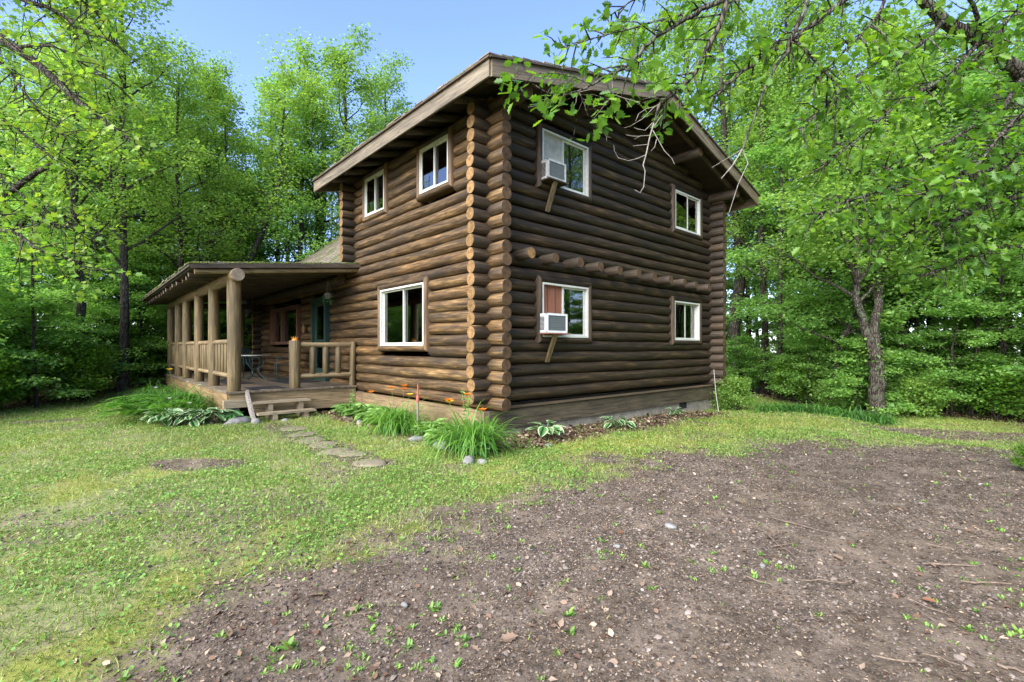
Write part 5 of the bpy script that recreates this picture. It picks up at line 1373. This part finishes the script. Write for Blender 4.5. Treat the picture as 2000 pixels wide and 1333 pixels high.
# ------------------------------------------------------------------ the two near trees whose boughs hang into view
def near_tree(name, label, base, stem_pts, stem_r, boughs, twigs, seed, tmpl, lmat, lsize, bmat, bright=None, twmat=None, tl=(.25, .6)):
    """boughs: (points, r0, r1, leafy from, leafy to, twigs per metre)"""
    rg = random.Random(seed); rs_ = np.random.RandomState(seed)
    o = empty(name, base, label, 'tree'); b0 = Vector(base); m = MB(); P = []; D = []
    m.tube([Vector(p)-b0 for p in stem_pts], stem_r, 12, 0, (None, 0), jit=.06, rng=rg)
    for pts, r0, r1, a0, a1, dens in boughs:
        pts = [Vector(p)-b0 for p in pts]; Q = []
        for i in range(len(pts)-1):
            # catmull-rom for a natural bend
            p0 = pts[max(i-1, 0)]; p1 = pts[i]; p2 = pts[i+1]; p3 = pts[min(i+2, len(pts)-1)]
            for k in range(5):
                t = k/5; Q.append(.5*((2*p1)+(p2-p0)*t+(2*p0-5*p1+4*p2-p3)*t*t+(3*p1-p0-3*p2+p3)*t**3)+Vector((rg.uniform(-1, 1), rg.uniform(-1, 1), rg.uniform(-1, 1)))*.008)
        Q.append(pts[-1]); n = len(Q); L = sum((Q[i+1]-Q[i]).length for i in range(n-1))
        m.tube(Q, [r0+(r1-r0)*(i/(n-1))**.8 for i in range(n)], 7 if r0 > .02 else 5, 0, (None, 0), jit=.08, rng=rg)
        nt_ = int(L*dens*(a1-a0)*(1.7 if name == 'near_oak' else .8))
        for j in range(nt_):
            t = a0+(a1-a0)*(j+rg.random())/max(nt_, 1); q = t*(n-1); k = min(int(q), n-2); b = Q[k].lerp(Q[k+1], q-k); dr = (Q[k+1]-Q[k]).normalized()
            sd = Vector((rg.uniform(-1, 1), rg.uniform(-1, 1), rg.uniform(-.55, .5))); sd = (sd-dr*sd.dot(dr)).normalized()
            d = (dr*rg.uniform(.3, .9)+sd).normalized(); Lt = rg.uniform(*tl)*(1.15-.5*t)
            p1 = b+d*Lt*.5+Vector((0, 0, rg.uniform(-.03, .03))); p2 = b+d*Lt+Vector((0, 0, rg.uniform(-.10, .02)))
            rt = min(.009, r0*.5); m.tube([b, p1, p2], [rt, rt*.7, .002], 4, 0, None)
            for u in (.35, .55, .75, .9, 1.0, 1.0, 1.0):
                if rg.random() < .2: continue
                c = (b.lerp(p1, u*2) if u < .5 else p1.lerp(p2, (u-.5)*2)); a_ = Vector((rg.uniform(-1, 1), rg.uniform(-1, 1), rg.uniform(-.9, .3))).normalized()
                P.append(tuple(c+a_*.03)); D.append(tuple(a_*.9+d*.9))
    m.build('trunk', bmat, o, True)
    if twigs:
        m = MB()
        for pts, r_ in twigs: r_ *= .62; m.tube([Vector(p)-b0 for p in pts], [r_*(1-.55*i/(len(pts)-1)) for i in range(len(pts))], 5, 0, (None, 0), jit=.15, rng=rg)
        m.build('dead_twigs', twmat, o, True)
    P = np.array(P); D = np.array(D); n = len(P)
    me = scatter('crown', *tmpl, P, basis(rs_, n, .35, .15, D*1.8), lsize*rs_.uniform(.55, 1.15, n)[:, None]*np.stack([rs_.uniform(.7, 1.1, n), np.ones(n), rs_.uniform(-.6, 1.6, n)], 1), lmat)
    link('crown', me, o); return o
A = at
def path(*q): return [at(*p) for p in q]
def c6(*q, Z=3.8, dz=0.0): return [at(980+x/4, 100+y/4, Z+dz*i) for i, (x, y) in enumerate(q)]
tb = at(2290, 900, 5.9); g0 = gz1(tb.x, tb.y)
jn = at(2262, 330, 5.65)
R1 = [
 (path((2262, 330, 5.65), (2100, 235, 5.4), (2000, 150, 5.2), (1915, 79, 5.0), (1844, 41, 4.9), (1740, -60, 4.7), (1580, -140, 4.4), (1420, -150, 4.2)), .10, .03, .35, 1, 5),
 (path((1580, -140, 4.4), (1577, 0, 4.3), (1544, 75, 4.2), (1538, 100, 4.2), (1510, 139, 4.15), (1476, 217, 4.1), (1450, 292, 4.1)), .024, .007, .1, .5, 7),
 (path((1740, -60, 4.7), (1649, 0, 4.5), (1570, 60, 4.4), (1510, 101, 4.3), (1442, 146, 4.2), (1395, 190, 4.1)), .034, .010, .15, 1, 10),
 (path((1420, -150, 4.2), (1416, 11, 4.0), (1364, 127, 3.9), (1330, 172, 3.85), (1290, 205, 3.8), (1277, 240, 3.8)), .026, .009, .15, .75, 12),
 (path((1420, -150, 4.2), (1450, -30, 4.05), (1370, 20, 3.95), (1300, 60, 3.9), (1252, 100, 3.85), (1230, 125, 3.8), (1190, 147, 3.75), (1155, 167, 3.7), (1130, 177, 3.7), (1090, 187, 3.65), (1040, 165, 3.6)), .022, .004, .25, .62, 9),
 (path((1155, 167, 3.7), (1120, 150, 3.65), (1070, 145, 3.62), (1010, 140, 3.6)), .006, .002, .1, 1, 17),
 (path((1130, 177, 3.7), (1140, 200, 3.68), (1148, 225, 3.66)), .005, .002, .1, 1, 22),
 (path((1545, 70, 4.2), (1611, 139, 4.3), (1634, 191, 4.3), (1626, 292, 4.3)), .016, .005, .1, .8, 8),
 (path((2262, 480, 5.8), (2100, 430, 5.3), (2000, 383, 4.9), (1862, 431, 4.6), (1787, 446, 4.5), (1690, 470, 4.4)), .05, .006, .2, 1, 12),
 (path((2262, 400, 5.8), (2100, 330, 5.2), (2000, 326, 4.9), (1862, 345, 4.6), (1700, 380, 4.4), (1590, 420, 4.3)), .045, .006, .2, 1, 12),
 (path((2262, 520, 5.8), (2120, 500, 5.3), (2000, 480, 4.9), (1900, 500, 4.7), (1820, 535, 4.6)), .04, .005, .2, 1, 12),
 (path((1915, 79, 5.0), (1850, 150, 4.7), (1760, 200, 4.5), (1680, 270, 4.4), (1600, 330, 4.3)), .028, .005, .05, 1, 13),
 (path((2000, 150, 5.2), (1950, 220, 4.8), (1880, 260, 4.6), (1780, 320, 4.5), (1690, 335, 4.4)), .028, .005, .05, 1, 13),
 (path((1844, 41, 4.9), (1780, 100, 4.6), (1700, 130, 4.5), (1610, 210, 4.4), (1560, 260, 4.3)), .026, .005, .05, 1, 12),
 (path((1740, -60, 4.7), (1720, 20, 4.5), (1660, 90, 4.4), (1590, 160, 4.3)), .022, .005, .05, 1, 12),
 (path((2100, 235, 5.4), (2040, 280, 5.0), (1960, 310, 4.8), (1900, 390, 4.6), (1850, 450, 4.5)), .03, .005, .1, 1, 12),
 (path((1580, -140, 4.4), (1480, -40, 4.3), (1380, 10, 4.3), (1290, 40, 4.3), (1180, 70, 4.4), (1090, 95, 4.5)), .02, .004, .25, 1, 10),
 (path((1915, 79, 5.0), (1900, 10, 4.8), (1860, -50, 4.6)), .03, .01, .1, 1, 9),
 (path((2262, 200, 5.8), (2120, 60, 5.4), (2000, 20, 5.0), (1900, 120, 4.8), (1830, 170, 4.7)), .04, .006, .2, 1, 11),
 (path((2262, 300, 5.8), (2100, 180, 4.9), (1990, 230, 4.4), (1900, 330, 4.1), (1810, 380, 3.9)), .035, .005, .2, 1, 12),
 (path((1420, -150, 4.2), (1330, -60, 4.4), (1240, 0, 4.6), (1190, 30, 4.8)), .02, .005, .1, 1, 9)]
DT = [(path((1450, 292, 4.1), (1430, 325, 4.05), (1409, 349, 4.0)), .012), (path((1450, 292, 4.1), (1461, 319, 4.1), (1442, 360, 4.05), (1424, 416, 4.0)), .008),
      (path((1450, 292, 4.1), (1420, 310, 4.08), (1390, 328, 4.05)), .006),
      (c6((1190, 560), (1240, 420)), .011), (c6((1190, 560), (1160, 660), (1130, 800), (1105, 890), (1120, 940), (1110, 1060), (1080, 1110), (1040, 1085)), .010)]
for q in (((1230, 430), (1130, 450), (1070, 490), (1045, 550)), ((1250, 400), (1190, 440), (1100, 530), (1000, 590), (955, 600)), ((1180, 560), (1120, 620), (1060, 610), (1035, 598)), ((1160, 660), (1080, 665), (1035, 690)), ((1080, 668), (1020, 665), (970, 655)),
          ((1150, 730), (1090, 735), (1025, 742)), ((1130, 810), (1060, 840), (990, 858), (910, 835), (880, 780), (875, 735)), ((1180, 620), (1220, 690), (1270, 780), (1330, 840), (1350, 885)), ((1210, 690), (1195, 750), (1165, 782)), ((1190, 590), (1230, 530), (1255, 500)),
          ((860, 190), (870, 340), (790, 440), (720, 525)), ((720, 525), (770, 600), (820, 670), (855, 677)), ((820, 670), (820, 702)), ((870, 340), (960, 370), (1050, 395), (1080, 410)), ((960, 370), (1015, 440)), ((700, 300), (470, 350), (390, 400), (205, 440)), ((470, 350), (380, 392), (300, 375)), ((590, 320), (580, 400), (545, 470), (515, 490))):
    DT.append((c6(*q, dz=-.01), .0055))
st_ = [Vector((tb.x, tb.y, g0-.2)), Vector((tb.x, tb.y, g0+.5)), Vector((tb.x-.05, tb.y, 1.8)), jn, Vector((jn.x+.1, jn.y, 5.2)), Vector((jn.x+.3, jn.y-.2, 7.5)), Vector((jn.x+.2, jn.y-.5, 10))]
near_tree('near_oak', 'near oak whose leafy boughs and bare dead twigs hang in front of the gable', (tb.x, tb.y, g0), st_, [.34, .27, .25, .24, .18, .12, .04], R1, DT, 5, OAKL, M['leaf_near'], .097, M['bark'], twmat=M['bark_grey'], tl=(.14, .40))
# bright sprig that the light catches at the tip of that bough
lb = at(-330, 900, 8.6); gl = gz1(lb.x, lb.y); jl = at(-320, 350, 8.6)
L1 = [
 (path((-320, -80, 8.5), (-120, 0, 8.0), (30, 94, 7.6), (105, 154, 7.4), (157, 202, 7.2), (221, 251, 7.0), (275, 290, 6.9)), .10, .015, .2, 1, 13),
 (path((-320, 480, 8.6), (-150, 440, 8.0), (0, 385, 7.6), (60, 345, 7.4), (110, 316, 7.3)), .07, .03, .1, .7, 6),
 (path((-320, -160, 8.4), (-60, -50, 7.6), (45, 0, 7.3), (101, 19, 7.2), (169, 60, 7.0), (230, 85, 6.9)), .06, .01, .2, 1, 15),
 (path((-320, 620, 8.6), (-150, 500, 7.6), (0, 450, 7.0), (80, 490, 6.8), (130, 505, 6.7), (180, 530, 6.6)), .05, .006, .2, 1, 9),
 (path((-320, 560, 8.6), (-120, 460, 7.8), (0, 420, 7.2), (90, 430, 6.9), (165, 455, 6.8)), .045, .006, .2, 1, 15),
 (path((-320, 200, 8.5), (-100, 180, 7.8), (0, 230, 7.4), (80, 290, 7.2), (150, 350, 7.1)), .05, .008, .2, 1, 14),
 (path((-320, -200, 8.4), (0, -90, 7.4), (130, -20, 7.1), (190, 30, 7.0)), .04, .008, .3, 1, 12),
 (path((-320, 60, 8.5), (-80, 60, 7.8), (10, 130, 7.4), (70, 210, 7.2), (130, 270, 7.0)), .045, .008, .2, 1, 15),
 (path((30, 94, 7.6), (100, 90, 7.2), (170, 130, 7.0), (235, 170, 6.9)), .03, .006, .1, 1, 15),
 (path((-320, 330, 8.6), (-120, 330, 8.0), (-20, 330, 7.5), (50, 390, 7.2), (110, 420, 7.1)), .04, .006, .2, 1, 13)]
st_ = [Vector((lb.x, lb.y, gl-.2)), Vector((lb.x, lb.y, gl+.5)), jl, Vector((jl.x+.1, jl.y, 7.5)), Vector((jl.x, jl.y, 11.0))]
near_tree('near_maple', 'near maple reaching bright yellow green boughs in from the top left', (lb.x, lb.y, gl), st_, [.30, .24, .20, .13, .04], L1, None, 6, MAPL, M['leaf_bright'], .10, M['bark_dark'], tl=(.35, .8))
